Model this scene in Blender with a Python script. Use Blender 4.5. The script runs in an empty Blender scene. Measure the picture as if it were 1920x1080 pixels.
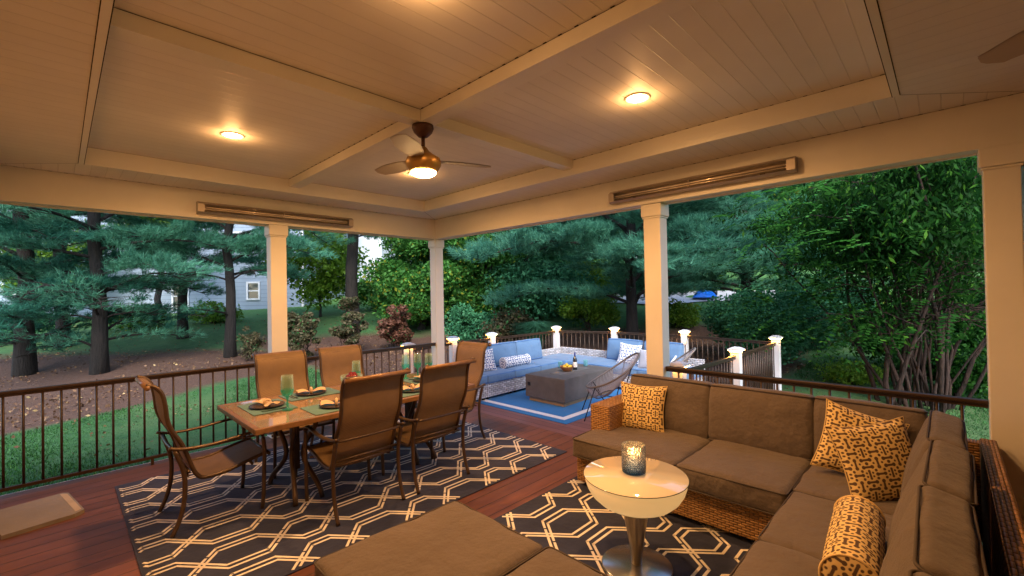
import bpy, bmesh, math, random
import numpy as np
from mathutils import Vector, Matrix

C = bpy.context.scene.collection
S = bpy.context.scene
R_ = math.radians
rng = np.random.default_rng(11)
random.seed(5)

# ------------------------------------------------------------------ camera, sky, sun, exposure
YAW, PITCH, ROLL = 0.77467435, 0.01078375, -0.01873691
CAMZ = 1.65
fw = Vector((math.cos(PITCH)*math.cos(YAW), math.cos(PITCH)*math.sin(YAW), math.sin(PITCH)))
rt = Vector((math.sin(YAW), -math.cos(YAW), 0)); up = rt.cross(fw)
rt2 = rt*math.cos(ROLL) + up*math.sin(ROLL); up2 = up*math.cos(ROLL) - rt*math.sin(ROLL)
cam_d = bpy.data.cameras.new("camera"); cam = bpy.data.objects.new("camera", cam_d); C.objects.link(cam)
cam_d.sensor_width = 36; cam_d.lens = 36*831.905/1920; cam_d.clip_start = 0.02; cam_d.clip_end = 600
mw = Matrix((rt2, up2, -fw)).transposed().to_4x4(); mw.translation = (0, 0, CAMZ)
cam.matrix_world = mw
S.camera = cam

SUN_EL, SUN_AZ = R_(40), R_(215)
w = bpy.data.worlds.new("World"); S.world = w; w.use_nodes = True
nt = w.node_tree; bg = nt.nodes["Background"]
sky = nt.nodes.new("ShaderNodeTexSky"); sky.sky_type = 'NISHITA'; sky.sun_disc = False
sky.sun_elevation = SUN_EL; sky.sun_rotation = SUN_AZ; sky.air_density = 1.0; sky.ozone_density = 2.0
nt.links.new(sky.outputs[0], bg.inputs[0]); bg.inputs[1].default_value = 0.15
sl = bpy.data.lights.new("sun", 'SUN'); sl.energy = 1.5; sl.angle = R_(25); sl.color = (1, .93, .85)
so = bpy.data.objects.new("sun", sl); C.objects.link(so)
d = Vector((math.sin(SUN_AZ)*math.cos(SUN_EL), math.cos(SUN_AZ)*math.cos(SUN_EL), math.sin(SUN_EL)))
so.rotation_euler = d.to_track_quat('Z', 'Y').to_euler(); so.location = (0, 0, 30)
S.view_settings.view_transform = 'Standard'; S.view_settings.look = 'None'
S.view_settings.exposure = 1.85; S.view_settings.gamma = 1.0
S.render.engine = 'CYCLES'
cy = S.cycles
cy.use_denoising = True; cy.max_bounces = 7; cy.diffuse_bounces = 4; cy.glossy_bounces = 3
cy.transmission_bounces = 5; cy.transparent_max_bounces = 8; cy.caustics_reflective = False; cy.caustics_refractive = False
cy.sample_clamp_indirect = 6

# ------------------------------------------------------------------ materials
def newmat(name):
    m = bpy.data.materials.new(name); m.use_nodes = True
    return m, m.node_tree, m.node_tree.nodes["Principled BSDF"]
class NB:
    """small node-building helper"""
    def __init__(s, nt): s.nt = nt
    def n(s, t, **k):
        nd = s.nt.nodes.new(t)
        for a, b in k.items(): setattr(nd, a, b)
        return nd
    def l(s, a, b): s.nt.links.new(a, b)
    def put(s, sock, v):
        if hasattr(v, 'links'): s.l(v, sock)
        else: sock.default_value = v
    def m(s, op, a, b=0.0, c=None):
        nd = s.n("ShaderNodeMath", operation=op); s.put(nd.inputs[0], a); s.put(nd.inputs[1], b)
        if c is not None: s.put(nd.inputs[2], c)
        return nd.outputs[0]
    def noise(s, vec, scale, detail=3, rough=.55):
        nd = s.n("ShaderNodeTexNoise"); s.l(vec, nd.inputs['Vector']); nd.inputs['Scale'].default_value = scale
        nd.inputs['Detail'].default_value = detail; nd.inputs['Roughness'].default_value = rough
        return nd.outputs['Fac']
    def ramp(s, f, lo, hi, a=0.0, b=1.0):
        nd = s.n("ShaderNodeMapRange"); s.put(nd.inputs[0], f); nd.inputs[1].default_value = lo; nd.inputs[2].default_value = hi
        nd.inputs[3].default_value = a; nd.inputs[4].default_value = b; return nd.outputs[0]
    def mix(s, f, a, b, bt='MIX'):
        nd = s.n("ShaderNodeMix", data_type='RGBA', blend_type=bt); s.put(nd.inputs[0], f)
        for i, v in ((6, a), (7, b)):
            if hasattr(v, 'links'): s.l(v, nd.inputs[i])
            else: nd.inputs[i].default_value = (*v, 1)
        return nd.outputs[2]
    def bump(s, h, strength=.3, dist=.01):
        nd = s.n("ShaderNodeBump"); s.l(h, nd.inputs['Height']); nd.inputs['Strength'].default_value = strength
        nd.inputs['Distance'].default_value = dist; return nd.outputs[0]
    def uv(s): return s.n("ShaderNodeUVMap").outputs[0]
    def obj(s): return s.n("ShaderNodeTexCoord").outputs['Object']
    def geo(s): return s.n("ShaderNodeNewGeometry")
def plain(name, col, rough=.6, metal=0., var=.15, vscale=6, bump=0., bscale=80, spec=.5, coat=0.):
    m, nt, p = newmat(name); b = NB(nt); o = b.obj()
    f = b.noise(o, vscale, 4)
    dark = tuple(c*(1-var) for c in col); lite = tuple(min(1, c*(1+var)) for c in col)
    b.l(b.mix(b.ramp(f, .3, .7), dark, lite), p.inputs['Base Color'])
    p.inputs['Roughness'].default_value = rough; p.inputs['Metallic'].default_value = metal
    p.inputs['Specular IOR Level'].default_value = spec; p.inputs['Coat Weight'].default_value = coat
    if bump: b.l(b.bump(b.noise(o, bscale, 3), bump, .004), p.inputs['Normal'])
    return m
def emis(name, col, strength):
    m, nt, p = newmat(name); p.inputs['Base Color'].default_value = (*col, 1)
    p.inputs['Emission Color'].default_value = (*col, 1); p.inputs['Emission Strength'].default_value = strength
    return m
def planks(name, col, axis, width=.1016, groove=.04, dk=.80, rough=.55):
    """painted beadboard: a groove every `width` metres along uv axis"""
    m, nt, p = newmat(name); b = NB(nt)
    sp = b.n("ShaderNodeSeparateXYZ"); b.l(b.uv(), sp.inputs[0])
    u = b.m('DIVIDE', sp.outputs[axis], width)
    fr = b.m('FRACT', b.m('ADD', u, 100.0))
    dd = b.m('ABSOLUTE', b.m('SUBTRACT', fr, .5))
    g = b.ramp(dd, .5-groove, .5)
    o = b.obj(); f = b.noise(o, 3, 4)
    wn = b.n("ShaderNodeTexWhiteNoise", noise_dimensions='1D'); b.l(b.m('FLOOR', b.m('ADD', u, 100.0)), wn.inputs['W'])
    base = b.mix(b.ramp(f, .3, .7), tuple(c*.93 for c in col), col)
    base = b.mix(b.m('MULTIPLY', wn.outputs['Value'], .35), base, tuple(c*.86 for c in col))
    b.l(b.mix(g, base, tuple(c*dk for c in col)), p.inputs['Base Color'])
    b.l(b.bump(b.m('SUBTRACT', 1.0, g), .6, .004), p.inputs['Normal'])
    p.inputs['Roughness'].default_value = rough
    return m
def decking(name, c1, c2, axis, off=0.0, rough=.42):
    """composite boards; boards run along the other uv axis"""
    m, nt, p = newmat(name); b = NB(nt)
    sp = b.n("ShaderNodeSeparateXYZ"); b.l(b.uv(), sp.inputs[0])
    a, c = sp.outputs[axis], sp.outputs[1-axis]
    u = b.m('DIVIDE', b.m('ADD', a, 50+off), .141)
    fr = b.m('FRACT', u); dd = b.m('ABSOLUTE', b.m('SUBTRACT', fr, .5)); g = b.ramp(dd, .468, .482)
    wn = b.n("ShaderNodeTexWhiteNoise", noise_dimensions='1D'); b.l(b.m('FLOOR', u), wn.inputs['W'])
    cb = b.n("ShaderNodeCombineXYZ"); b.l(b.m('MULTIPLY', a, 30), cb.inputs[0]); b.l(b.m('MULTIPLY', c, 1.6), cb.inputs[1]); b.l(b.m('MULTIPLY', wn.outputs['Value'], 40), cb.inputs[2])
    gr = b.noise(cb.outputs[0], 1.6, 5, .65)
    base = b.mix(b.ramp(gr, .3, .72), c1, c2)
    base = b.mix(b.m('MULTIPLY', wn.outputs['Value'], .45), base, tuple(x*.7 for x in c1))
    b.l(b.mix(g, base, (.012, .008, .007)), p.inputs['Base Color'])
    h = b.m('ADD', b.m('MULTIPLY', gr, .25), b.m('SUBTRACT', 1.0, g))
    b.l(b.bump(h, .5, .004), p.inputs['Normal'])
    b.l(b.ramp(gr, .3, .7, rough-.06, rough+.12), p.inputs['Roughness'])
    return m
def wicker(name, c1, c2, row=.016, length=.05):
    m, nt, p = newmat(name); b = NB(nt); uv = b.uv()
    sp = b.n("ShaderNodeSeparateXYZ"); b.l(uv, sp.inputs[0])
    r = b.m('DIVIDE', b.m('ADD', sp.outputs[1], 50.0), row); rf = b.m('FLOOR', r)
    sh = b.m('MULTIPLY', b.m('MODULO', rf, 2.0), .5)
    u = b.m('ADD', b.m('DIVIDE', b.m('ADD', sp.outputs[0], 50.0), length), sh)
    uu = b.m('ABSOLUTE', b.m('SUBTRACT', b.m('FRACT', u), .5)); vv = b.m('ABSOLUTE', b.m('SUBTRACT', b.m('FRACT', r), .5))
    hu = b.m('SQRT', b.m('MAXIMUM', b.m('SUBTRACT', 1.0, b.m('POWER', b.m('MULTIPLY', uu, 2.0), 2.0)), 0.0))
    hv = b.m('SQRT', b.m('MAXIMUM', b.m('SUBTRACT', 1.0, b.m('POWER', b.m('MULTIPLY', vv, 2.0), 2.0)), 0.0))
    h = b.m('MULTIPLY', hu, hv)
    cb = b.n("ShaderNodeCombineXYZ"); b.l(b.m('FLOOR', u), cb.inputs[0]); b.l(rf, cb.inputs[1])
    wn = b.n("ShaderNodeTexWhiteNoise", noise_dimensions='2D'); b.l(cb.outputs[0], wn.inputs['Vector'])
    base = b.mix(wn.outputs['Value'], c1, c2)
    b.l(b.mix(b.ramp(h, .15, .5), tuple(x*.12 for x in c1), base), p.inputs['Base Color'])
    b.l(b.bump(h, 1.0, .008), p.inputs['Normal']); p.inputs['Roughness'].default_value = .5
    return m
def fabric(name, col, rough=.85, weave=420, var=.12, wr=.35):
    m, nt, p = newmat(name); b = NB(nt); o = b.obj()
    f = b.noise(o, 3.5, 4); f2 = b.noise(o, weave, 2)
    c = b.mix(b.ramp(f, .3, .7), tuple(x*(1-var) for x in col), tuple(x*(1+var) for x in col))
    c = b.mix(b.m('MULTIPLY', f2, .35), c, tuple(x*.6 for x in col))
    b.l(c, p.inputs['Base Color']); p.inputs['Roughness'].default_value = rough
    wv = b.noise(o, 7, 3, .6)
    h = b.m('ADD', b.m('MULTIPLY', wv, 3.0), b.m('MULTIPLY', f2, .25))
    b.l(b.bump(h, wr, .01), p.inputs['Normal']); p.inputs['Sheen Weight'].default_value = .15
    p.inputs['Specular IOR Level'].default_value = .2
    return m
def motif(name, ground, ink, cw, ch):
    """woven lattice of bone and dot motifs, laid out in uv metres"""
    m, nt, p = newmat(name); b = NB(nt)
    sp = b.n("ShaderNodeSeparateXYZ"); b.l(b.uv(), sp.inputs[0])
    x = b.m('ABSOLUTE', b.m('SUBTRACT', b.m('FRACT', b.m('ADD', b.m('DIVIDE', sp.outputs[0], cw), 50.0)), .5))
    y = b.m('ABSOLUTE', b.m('SUBTRACT', b.m('FRACT', b.m('ADD', b.m('DIVIDE', sp.outputs[1], ch), 50.5)), .5))
    def seg(cx, cy_, hx, hy, r):
        dx = b.m('MAXIMUM', b.m('SUBTRACT', b.m('ABSOLUTE', b.m('SUBTRACT', x, cx)), hx), 0.0)
        dy = b.m('MAXIMUM', b.m('SUBTRACT', b.m('ABSOLUTE', b.m('SUBTRACT', y, cy_)), hy), 0.0)
        dd = b.m('SQRT', b.m('ADD', b.m('MULTIPLY', dx, dx), b.m('MULTIPLY', dy, dy)))
        return b.m('SUBTRACT', dd, r)
    ds = [seg(0, 0, 0, .17, .05), seg(0, .18, 0, 0, .085), seg(.5, .16, .18, 0, .05), seg(.31, .16, 0, 0, .085),
          seg(.5, 0, .0, 0, .075), seg(.19, .32, 0, 0, .065), seg(.5, .42, 0, .1, .05), seg(.5, .34, 0, 0, .06),
          seg(0, .5, .16, 0, .05), seg(.17, .5, 0, 0, .08), seg(.36, .42, 0, 0, .05), seg(.19, 0, 0, .0, .05)]
    dm = ds[0]
    for q in ds[1:]: dm = b.m('MINIMUM', dm, q)
    k = b.ramp(dm, -.012, .012)
    f = b.noise(b.obj(), 300, 2); f2 = b.noise(b.obj(), 9, 3)
    g = b.mix(b.m('MULTIPLY', f, .5), ground, tuple(c*.7 for c in ground)); i_ = b.mix(b.m('MULTIPLY', f, .5), ink, tuple(c*.6 for c in ink))
    b.l(b.mix(k, i_, g), p.inputs['Base Color']); p.inputs['Roughness'].default_value = .85
    p.inputs['Specular IOR Level'].default_value = .2
    b.l(b.bump(b.m('ADD', b.m('MULTIPLY', k, .3), b.m('MULTIPLY', f2, 1.5)), .35, .006), p.inputs['Normal'])
    return m
def leafmat(name, c1, c2, trans=.35, third=None, gloss=.25):
    m, nt, p = newmat(name); b = NB(nt); g = b.geo(); rp = g.outputs['Random Per Island']
    c = b.mix(rp, c1, c2)
    if third: c = b.mix(b.ramp(b.m('FRACT', b.m('MULTIPLY', rp, 37.0)), .93, .94), c, third)
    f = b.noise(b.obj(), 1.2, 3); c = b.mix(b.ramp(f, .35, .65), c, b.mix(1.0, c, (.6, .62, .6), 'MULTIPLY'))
    b.l(c, p.inputs['Base Color']); p.inputs['Roughness'].default_value = .55; p.inputs['Specular IOR Level'].default_value = gloss
    t = b.n("ShaderNodeBsdfTranslucent"); b.l(c, t.inputs[0]); mx = b.n("ShaderNodeMixShader"); mx.inputs[0].default_value = trans
    b.l(p.outputs[0], mx.inputs[1]); b.l(t.outputs[0], mx.inputs[2])
    b.l(mx.outputs[0], nt.nodes["Material Output"].inputs[0])
    return m
def bark(name, c1, c2):
    m, nt, p = newmat(name); b = NB(nt); o = b.obj()
    mp = b.n("ShaderNodeMapping"); b.l(o, mp.inputs[0]); mp.inputs['Scale'].default_value = (14, 14, 2.5)
    f = b.noise(mp.outputs[0], 1.5, 6, .7); b.l(b.mix(b.ramp(f, .35, .65), c1, c2), p.inputs['Base Color'])
    b.l(b.bump(f, 1.0, .04), p.inputs['Normal']); p.inputs['Roughness'].default_value = .9
    return m
def glass(name, col, rough=.02, ior=1.45, alpha=None):
    m, nt, p = newmat(name); p.inputs['Base Color'].default_value = (*col, 1); p.inputs['Transmission Weight'].default_value = 1
    p.inputs['Roughness'].default_value = rough; p.inputs['IOR'].default_value = ior
    return m

WHITE = plain("painted_trim", (.74, .72, .66), .45, var=.05, vscale=2, bump=.08, bscale=30)
CEILX = planks("beadboard_x", (.78, .75, .70), 1)       # grooves run along x
CEILY = planks("beadboard_y", (.78, .75, .70), 0)       # grooves run along y
GAP = plain("groove_shadow", (.03, .02, .015), .9)
DECK_IN = decking("deck_boards_red", (.115, .042, .026), (.225, .09, .06), 1)
DECK_OUT = decking("deck_boards_outer", (.19, .075, .062), (.31, .15, .135), 0)
BRONZE = plain("bronze_aluminium", (.045, .026, .016), .42, .35, .15, 12)
BRONZE_L = plain("bronze_frame", (.085, .055, .036), .36, .45, .15, 12)
SLING, nt, p = newmat("sling_mesh"); b = NB(nt); sp = b.n("ShaderNodeSeparateXYZ"); b.l(b.obj(), sp.inputs[0])
def _fr(v, k): return b.m('ABSOLUTE', b.m('SUBTRACT', b.m('FRACT', b.m('MULTIPLY', v, k)), .5))
_st = b.m('ADD', _fr(sp.outputs[1], 210.0), _fr(b.m('ADD', sp.outputs[2], sp.outputs[0]), 150.0)); _n = b.noise(b.obj(), 14, 4)
b.l(b.mix(b.ramp(b.m('ADD', _st, b.m('MULTIPLY', _n, .4)), .4, 1.0), (.13, .082, .038), (.29, .18, .08)), p.inputs['Base Color'])
p.inputs['Roughness'].default_value = .55; b.l(b.bump(_st, .3, .002), p.inputs['Normal'])
t_ = b.n("ShaderNodeBsdfTranslucent"); t_.inputs[0].default_value = (.24, .14, .06, 1); x_ = b.n("ShaderNodeMixShader"); x_.inputs[0].default_value = .12
b.l(p.outputs[0], x_.inputs[1]); b.l(t_.outputs[0], x_.inputs[2]); b.l(x_.outputs[0], nt.nodes["Material Output"].inputs[0])
POSTW = plain("white_vinyl", (.68, .67, .69), .35, var=.03)
TAUPE = fabric("taupe_canvas", (.132, .105, .088), wr=.95)
TAUPE_D = plain("taupe_piping", (.06, .046, .036), .8)
WICK = wicker("honey_wicker", (.30, .145, .042), (.46, .25, .085))
WICKG = wicker("grey_wicker", (.34, .34, .36), (.60, .60, .64), .034, .09)
BLUEF = fabric("blue_canvas", (.12, .225, .39), .8, 300, .10, .6)
BLUEP = plain("blue_piping", (.05, .15, .42), .8)
GOLDP = motif("gold_motif", (.80, .60, .27), (.12, .075, .05), .118, .118)
GOLDT = plain("gold_cord", (.66, .48, .22), .8)
WBP = motif("white_blue_motif", (.80, .82, .84), (.04, .10, .30), .17, .17)
RUGD = fabric("rug_pile_charcoal", (.026, .033, .075), .95, 250, .25, .3)
RUGL = fabric("rug_yarn_ivory", (.82, .77, .68), .95, 250, .1, .3)
RUGB = fabric("rug_blue", (.0, .17, .46), .95, 250, .06, .1)
RUGW = fabric("rug_white", (.78, .80, .82), .95, 250, .05, .1)
MATT = fabric("doormat_pile", (.26, .235, .22), .95, 150, .1, .3)
MATE = plain("doormat_border", (.46, .38, .28), .9)
STEEL = plain("brushed_steel", (.5, .43, .33), .28, 1., .08)
STEELD = plain("dark_steel", (.10, .075, .06), .35, .9, .1)
CONC = plain("dark_concrete", (.105, .095, .092), .75, 0, .18, 5, .25, 60)
CONCB = plain("tan_plinth", (.33, .22, .13), .8)
BLACK = plain("black_metal", (.015, .015, .018), .4, .4)

# ------------------------------------------------------------------ mesh helpers
class MB:
    def __init__(s): s.v = []; s.f = []; s.m = []; s.uvs = {}; s.smooth = []
    def add(s, vs, fs, mi=0, smooth=False, uvs=None):
        o = len(s.v); s.v += [tuple(q) for q in vs]
        for k, f in enumerate(fs):
            if uvs: s.uvs[len(s.f)] = uvs[k]
            s.f.append(tuple(o+i for i in f)); s.m.append(mi); s.smooth.append(smooth)
        return s
    def box(s, x0, x1, y0, y1, z0, z1, mi=0, bev=0):
        if bev:
            b = bev; P = []
            for (a, c, e) in ((x0, y0, z0),): pass
            bm = bmesh.new(); bmesh.ops.create_cube(bm, size=1)
            for v in bm.verts: v.co = Vector(((x0+x1)/2+v.co.x*(x1-x0), (y0+y1)/2+v.co.y*(y1-y0), (z0+z1)/2+v.co.z*(z1-z0)))
            bmesh.ops.bevel(bm, geom=bm.edges[:], offset=b, segments=2, profile=.6, affect='EDGES')
            s.bm(bm, mi); return s
        vs = [(x, y, z) for z in (z0, z1) for y in (y0, y1) for x in (x0, x1)]
        return s.add(vs, [(0, 2, 3, 1), (4, 5, 7, 6), (0, 1, 5, 4), (2, 6, 7, 3), (0, 4, 6, 2), (1, 3, 7, 5)], mi)
    def bm(s, bm, mi=0, smooth=False):
        bm.verts.index_update(); s.add([v.co[:] for v in bm.verts], [[v.index for v in f.verts] for f in bm.faces], mi, smooth); bm.free()
    def tube(s, pts, r, n=8, mi=0, cap=True, flat=1.0, closed=False):
        """tube along points; r scalar or list; flat squashes vertically-perpendicular axis"""
        pts = [Vector(p) for p in pts]; k = len(pts); rs = r if isinstance(r, (list, tuple)) else [r]*k
        rings = []; prev = None
        for i, p in enumerate(pts):
            a = pts[(i-1) % k] if (i or closed) else p; c = pts[(i+1) % k] if (i < k-1 or closed) else p
            t = (c-a).normalized() if (c-a).length > 1e-9 else Vector((0, 0, 1))
            if prev is None:
                ref = Vector((0, 0, 1)) if abs(t.z) < .9 else Vector((1, 0, 0)); u = t.cross(ref).normalized()
            else: u = (prev - t*prev.dot(t)).normalized()
            prev = u; v_ = t.cross(u)
            rings.append([p + (u*math.cos(2*math.pi*j/n) + v_*math.sin(2*math.pi*j/n)*flat)*rs[i] for j in range(n)])
        vs = [q for rg in rings for q in rg]; fs = []
        for i in range(k if closed else k-1):
            i2 = (i+1) % k
            for j in range(n): fs.append((i*n+j, i*n+(j+1) % n, i2*n+(j+1) % n, i2*n+j))
        if cap and not closed: fs += [tuple(range(n-1, -1, -1)), tuple((k-1)*n+j for j in range(n))]
        return s.add(vs, fs, mi, True)
    def lathe(s, prof, c=(0, 0, 0), n=32, mi=0, cap=True, smooth=True):
        vs = []; k = len(prof)
        for r, z in prof:
            for j in range(n): a = 2*math.pi*j/n; vs.append((c[0]+r*math.cos(a), c[1]+r*math.sin(a), c[2]+z))
        fs = [(i*n+j, i*n+(j+1) % n, (i+1)*n+(j+1) % n, (i+1)*n+j) for i in range(k-1) for j in range(n)]
        if cap: fs += [tuple(range(n-1, -1, -1)), tuple((k-1)*n+j for j in range(n))]
        return s.add(vs, fs, mi, smooth)
    def grid(s, fn, nu, nv, mi=0, uvf=None, closed_u=False):
        vs = []; 
        for i in range(nu+1):
            for j in range(nv+1): vs.append(fn(i/nu, j/nv))
        fs = []; us = []
        for i in range(nu):
            for j in range(nv):
                a = i*(nv+1)+j; fs.append((a, a+nv+1, a+nv+2, a+1))
                if uvf: us.append([uvf(i/nu, j/nv), uvf((i+1)/nu, j/nv), uvf((i+1)/nu, (j+1)/nv), uvf(i/nu, (j+1)/nv)])
        return s.add(vs, fs, mi, True, us if uvf else None)
    def build(s, name, mats, parent=None, loc=None, rot=None):
        me = bpy.data.meshes.new(name); me.from_pydata(s.v, [], s.f)
        if not isinstance(mats, (list, tuple)): mats = [mats]
        for m in mats: me.materials.append(m)
        me.polygons.foreach_set('material_index', s.m); me.polygons.foreach_set('use_smooth', s.smooth)
        me.update()
        uv = me.uv_layers.new(name="UVMap"); V = me.vertices; dat = uv.data
        for p in me.polygons:
            cu = s.uvs.get(p.index)
            n = p.normal; ax = max(range(3), key=lambda i: abs(n[i]))
            for q, li in enumerate(p.loop_indices):
                if cu: dat[li].uv = cu[q]; continue
                c = V[me.loops[li].vertex_index].co
                dat[li].uv = (c.y, c.z) if ax == 0 else (c.x, c.z) if ax == 1 else (c.x, c.y)
        o = bpy.data.objects.new(name, me); C.objects.link(o)
        if loc: o.location = loc
        if rot: o.rotation_euler = rot
        if parent: o.parent = parent
        return o
def tag(o, label=None, cat=None, group=None, kind=None):
    if label: o['label'] = label
    if cat: o['category'] = cat
    if group: o['group'] = group
    if kind: o['kind'] = kind
    return o
def empty(name, loc=(0, 0, 0), rz=0, label=None, cat=None, group=None):
    o = bpy.data.objects.new(name, None); C.objects.link(o); o.location = loc; o.rotation_euler = (0, 0, rz)
    o.empty_display_size = .1
    return tag(o, label, cat, group)
KIDS = {}
def copy_tree(o, parent=None):
    c = o.copy(); C.objects.link(c)
    if parent: c.parent = parent
    for ch in [q for q in bpy.data.objects if q.parent == o]: copy_tree(ch, c)
    return c
def struct(o): o['kind'] = 'structure'; return o
def rbox(lx, ly, lz, r, nx=14, ny=14, nz=4, puff=(0, 0, 0), sag=0):
    """rounded, slightly puffed box centred on origin -> bmesh"""
    bm = bmesh.new(); vm = {}
    def vert(i, j, k):
        key = (i, j, k)
        if key in vm: return vm[key]
        u, v, w_ = 2*i/nx-1, 2*j/ny-1, 2*k/nz-1
        su, sv, sw = (math.sin(u*math.pi/2)*.25+u*.75, math.sin(v*math.pi/2)*.25+v*.75, math.sin(w_*math.pi/2)*.3+w_*.7)
        p = Vector((su*lx/2, sv*ly/2, sw*lz/2))
        q = Vector((max(-lx/2+r, min(lx/2-r, p.x)), max(-ly/2+r, min(ly/2-r, p.y)), max(-lz/2+r, min(lz/2-r, p.z))))
        dd = p-q
        if dd.length > 1e-6: p = q + dd.normalized()*min(r, max(dd.length, r*.999 if (abs(u) == 1 or abs(v) == 1 or abs(w_) == 1) else dd.length))
        p.x += math.copysign(1, u)*puff[0]*(1-v*v)*(1-w_*w_)*(abs(u)**3)
        p.y += math.copysign(1, v)*puff[1]*(1-u*u)*(1-w_*w_)*(abs(v)**3)
        p.z += math.copysign(1, w_)*puff[2]*(1-u**4)*(1-v**4)*(abs(w_)**1)
        vm[key] = bm.verts.new(p); return vm[key]
    for i in range(nx):
        for j in range(ny):
            bm.faces.new((vert(i, j, 0), vert(i, j+1, 0), vert(i+1, j+1, 0), vert(i+1, j, 0)))
            bm.faces.new((vert(i, j, nz), vert(i+1, j, nz), vert(i+1, j+1, nz), vert(i, j+1, nz)))
    for i in range(nx):
        for k in range(nz):
            bm.faces.new((vert(i, 0, k), vert(i+1, 0, k), vert(i+1, 0, k+1), vert(i, 0, k+1)))
            bm.faces.new((vert(i, ny, k), vert(i, ny, k+1), vert(i+1, ny, k+1), vert(i+1, ny, k)))
    for j in range(ny):
        for k in range(nz):
            bm.faces.new((vert(0, j, k), vert(0, j, k+1), vert(0, j+1, k+1), vert(0, j+1, k)))
            bm.faces.new((vert(nx, j, k), vert(nx, j+1, k), vert(nx, j+1, k+1), vert(nx, j, k+1)))
    return bm
def cushion(name, lx, ly, lz, loc, mat, pmat, parent, r=.035, puff=(.006, .006, .012), rot=None, welt=.0045):
    m = MB(); bm = rbox(lx, ly, lz, r, 22, 22, 6, puff=puff); ph = random.random()*20
    from mathutils import noise as mn
    for v in bm.verts:
        q = v.co*5+Vector((ph, ph*.7, 0)); d_ = mn.noise(q)*.009+mn.noise(q*2.6)*.0035
        n_ = Vector((v.co.x/lx, v.co.y/ly, v.co.z/lz*1.5)).normalized(); v.co += n_*d_
    m.bm(bm, 0, True); o = m.build(name, mat, parent, loc, rot)
    for sz in (-1, 1):
        zc = sz*(lz/2-r*.42); e = r*.06; R = r; pts = []; m = MB()
        for cx, cyy, a0 in ((1, 1, 0), (-1, 1, 90), (-1, -1, 180), (1, -1, 270)):
            for a in range(0, 91, 18):
                t = R_(a0+a); x = cx*(lx/2-R)+math.cos(t)*(R-e*.5); y = cyy*(ly/2-R)+math.sin(t)*(R-e*.5)
                pts.append((x+.0015*math.sin(40*y), y+.0015*math.sin(37*x), zc))
        m.tube(pts, welt, 6, closed=True); m.build('piping', pmat, o)
    return o
def throw_pillow(name, wd, ht, th, mat, cord, label, loc, rot, group, edge=.0035):
    """square pillow standing in its local xz plane, front towards -y"""
    def P(u, v, sgn):
        a, c = 2*u-1, 2*v-1
        x = a*wd/2*(1-.11*(1-c*c)*abs(a)**2); z = c*ht/2*(1-.11*(1-a*a)*abs(c)**2)
        t = th/2*(max(0, (1-a**2))*max(0, (1-c**2)))**.42
        t *= 1+.05*math.sin(5*a+2)*math.cos(4*c)
        return (x, sgn*t, z)
    m = MB(); n = 20
    m.grid(lambda u, v: P(u, v, -1), n, n, 0, lambda u, v: (u*wd, v*ht))
    m.grid(lambda u, v: P(1-u, v, 1), n, n, 0, lambda u, v: (u*wd, v*ht))
    o = m.build(name, mat); o.location = loc; o.rotation_euler = rot; tag(o, label, 'pillow', group)
    m = MB(); pts = [P(i/16, 0, -1) for i in range(16)]+[P(1, i/16, -1) for i in range(16)]+[P(1-i/16, 1, -1) for i in range(16)]+[P(0, 1-i/16, -1) for i in range(16)]
    m.tube([(x, 0, z) for x, y, z in pts], edge, 6, closed=True); m.build('cord_edging', cord, o)
    return o

# numpy foliage ---------------------------------------------------------------
def npmesh(name, V, nv, mats, parent=None, mi=None):
    """V: (N, nv, 3) separate polygons"""
    V = np.ascontiguousarray(V, dtype=np.float32); N = V.shape[0]
    me = bpy.data.meshes.new(name); me.vertices.add(N*nv); me.vertices.foreach_set('co', V.reshape(-1))
    me.loops.add(N*nv); me.loops.foreach_set('vertex_index', np.arange(N*nv, dtype=np.int32))
    me.polygons.add(N); me.polygons.foreach_set('loop_start', np.arange(0, N*nv, nv, dtype=np.int32))
    try: me.polygons.foreach_set('loop_total', np.full(N, nv, dtype=np.int32))
    except Exception: pass
    for m in (mats if isinstance(mats, (list, tuple)) else [mats]): me.materials.append(m)
    if mi is not None: me.polygons.foreach_set('material_index', mi.astype(np.int32))
    me.update(calc_edges=True)
    o = bpy.data.objects.new(name, me); C.objects.link(o)
    if parent: o.parent = parent
    return o
def unit(a): return a/np.maximum(np.linalg.norm(a, axis=-1, keepdims=True), 1e-9)
def leaf_polys(c, size, aspect=.5, upb=.6, droop=.0, jit=.35):
    """rhombic leaves at centres c"""
    n = len(c); nr = unit(rng.normal(size=(n, 3)) + np.array([0, 0, upb])); d = unit(np.cross(nr, rng.normal(size=(n, 3))))
    d = unit(d - np.array([0, 0, droop])); sd = unit(np.cross(nr, d))
    L = size*(1+jit*rng.normal(size=(n, 1))).clip(.5, 1.7)
    a = c-d*L*.5; e = c+d*L*.5; m = c-d*L*.05 + 0
    return np.stack([a, m+sd*L*aspect*.5, e, m-sd*L*aspect*.5], 1)
def tuft_polys(c, dr, n=14, L=.15, wd=.009, spread=.9):
    """bundles of long needles at centres c with mean direction dr"""
    N = len(c); d = unit(dr[:, None, :] + spread*rng.normal(size=(N, n, 3))*.62); s = unit(np.cross(d, rng.normal(size=(N, n, 3))))
    l = L*(.65+.6*rng.random((N, n, 1))); b = c[:, None, :] + .02*rng.normal(size=(N, n, 3))
    return np.stack([b-s*wd*.5, b+s*wd*.5, b+d*l], 2).reshape(-1, 3, 3)
def gz(x, y):
    s = .7147*x+.6995*y; lat = .6995*x-.7147*y
    z = -.5 + .075*np.clip(s-6, 0, 18) + .095*np.clip(s-24, 0, 60)
    z = z + .035*np.clip(lat+21, 0, 21)*np.clip((s-14)/8, 0, 1)
    return z
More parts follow.
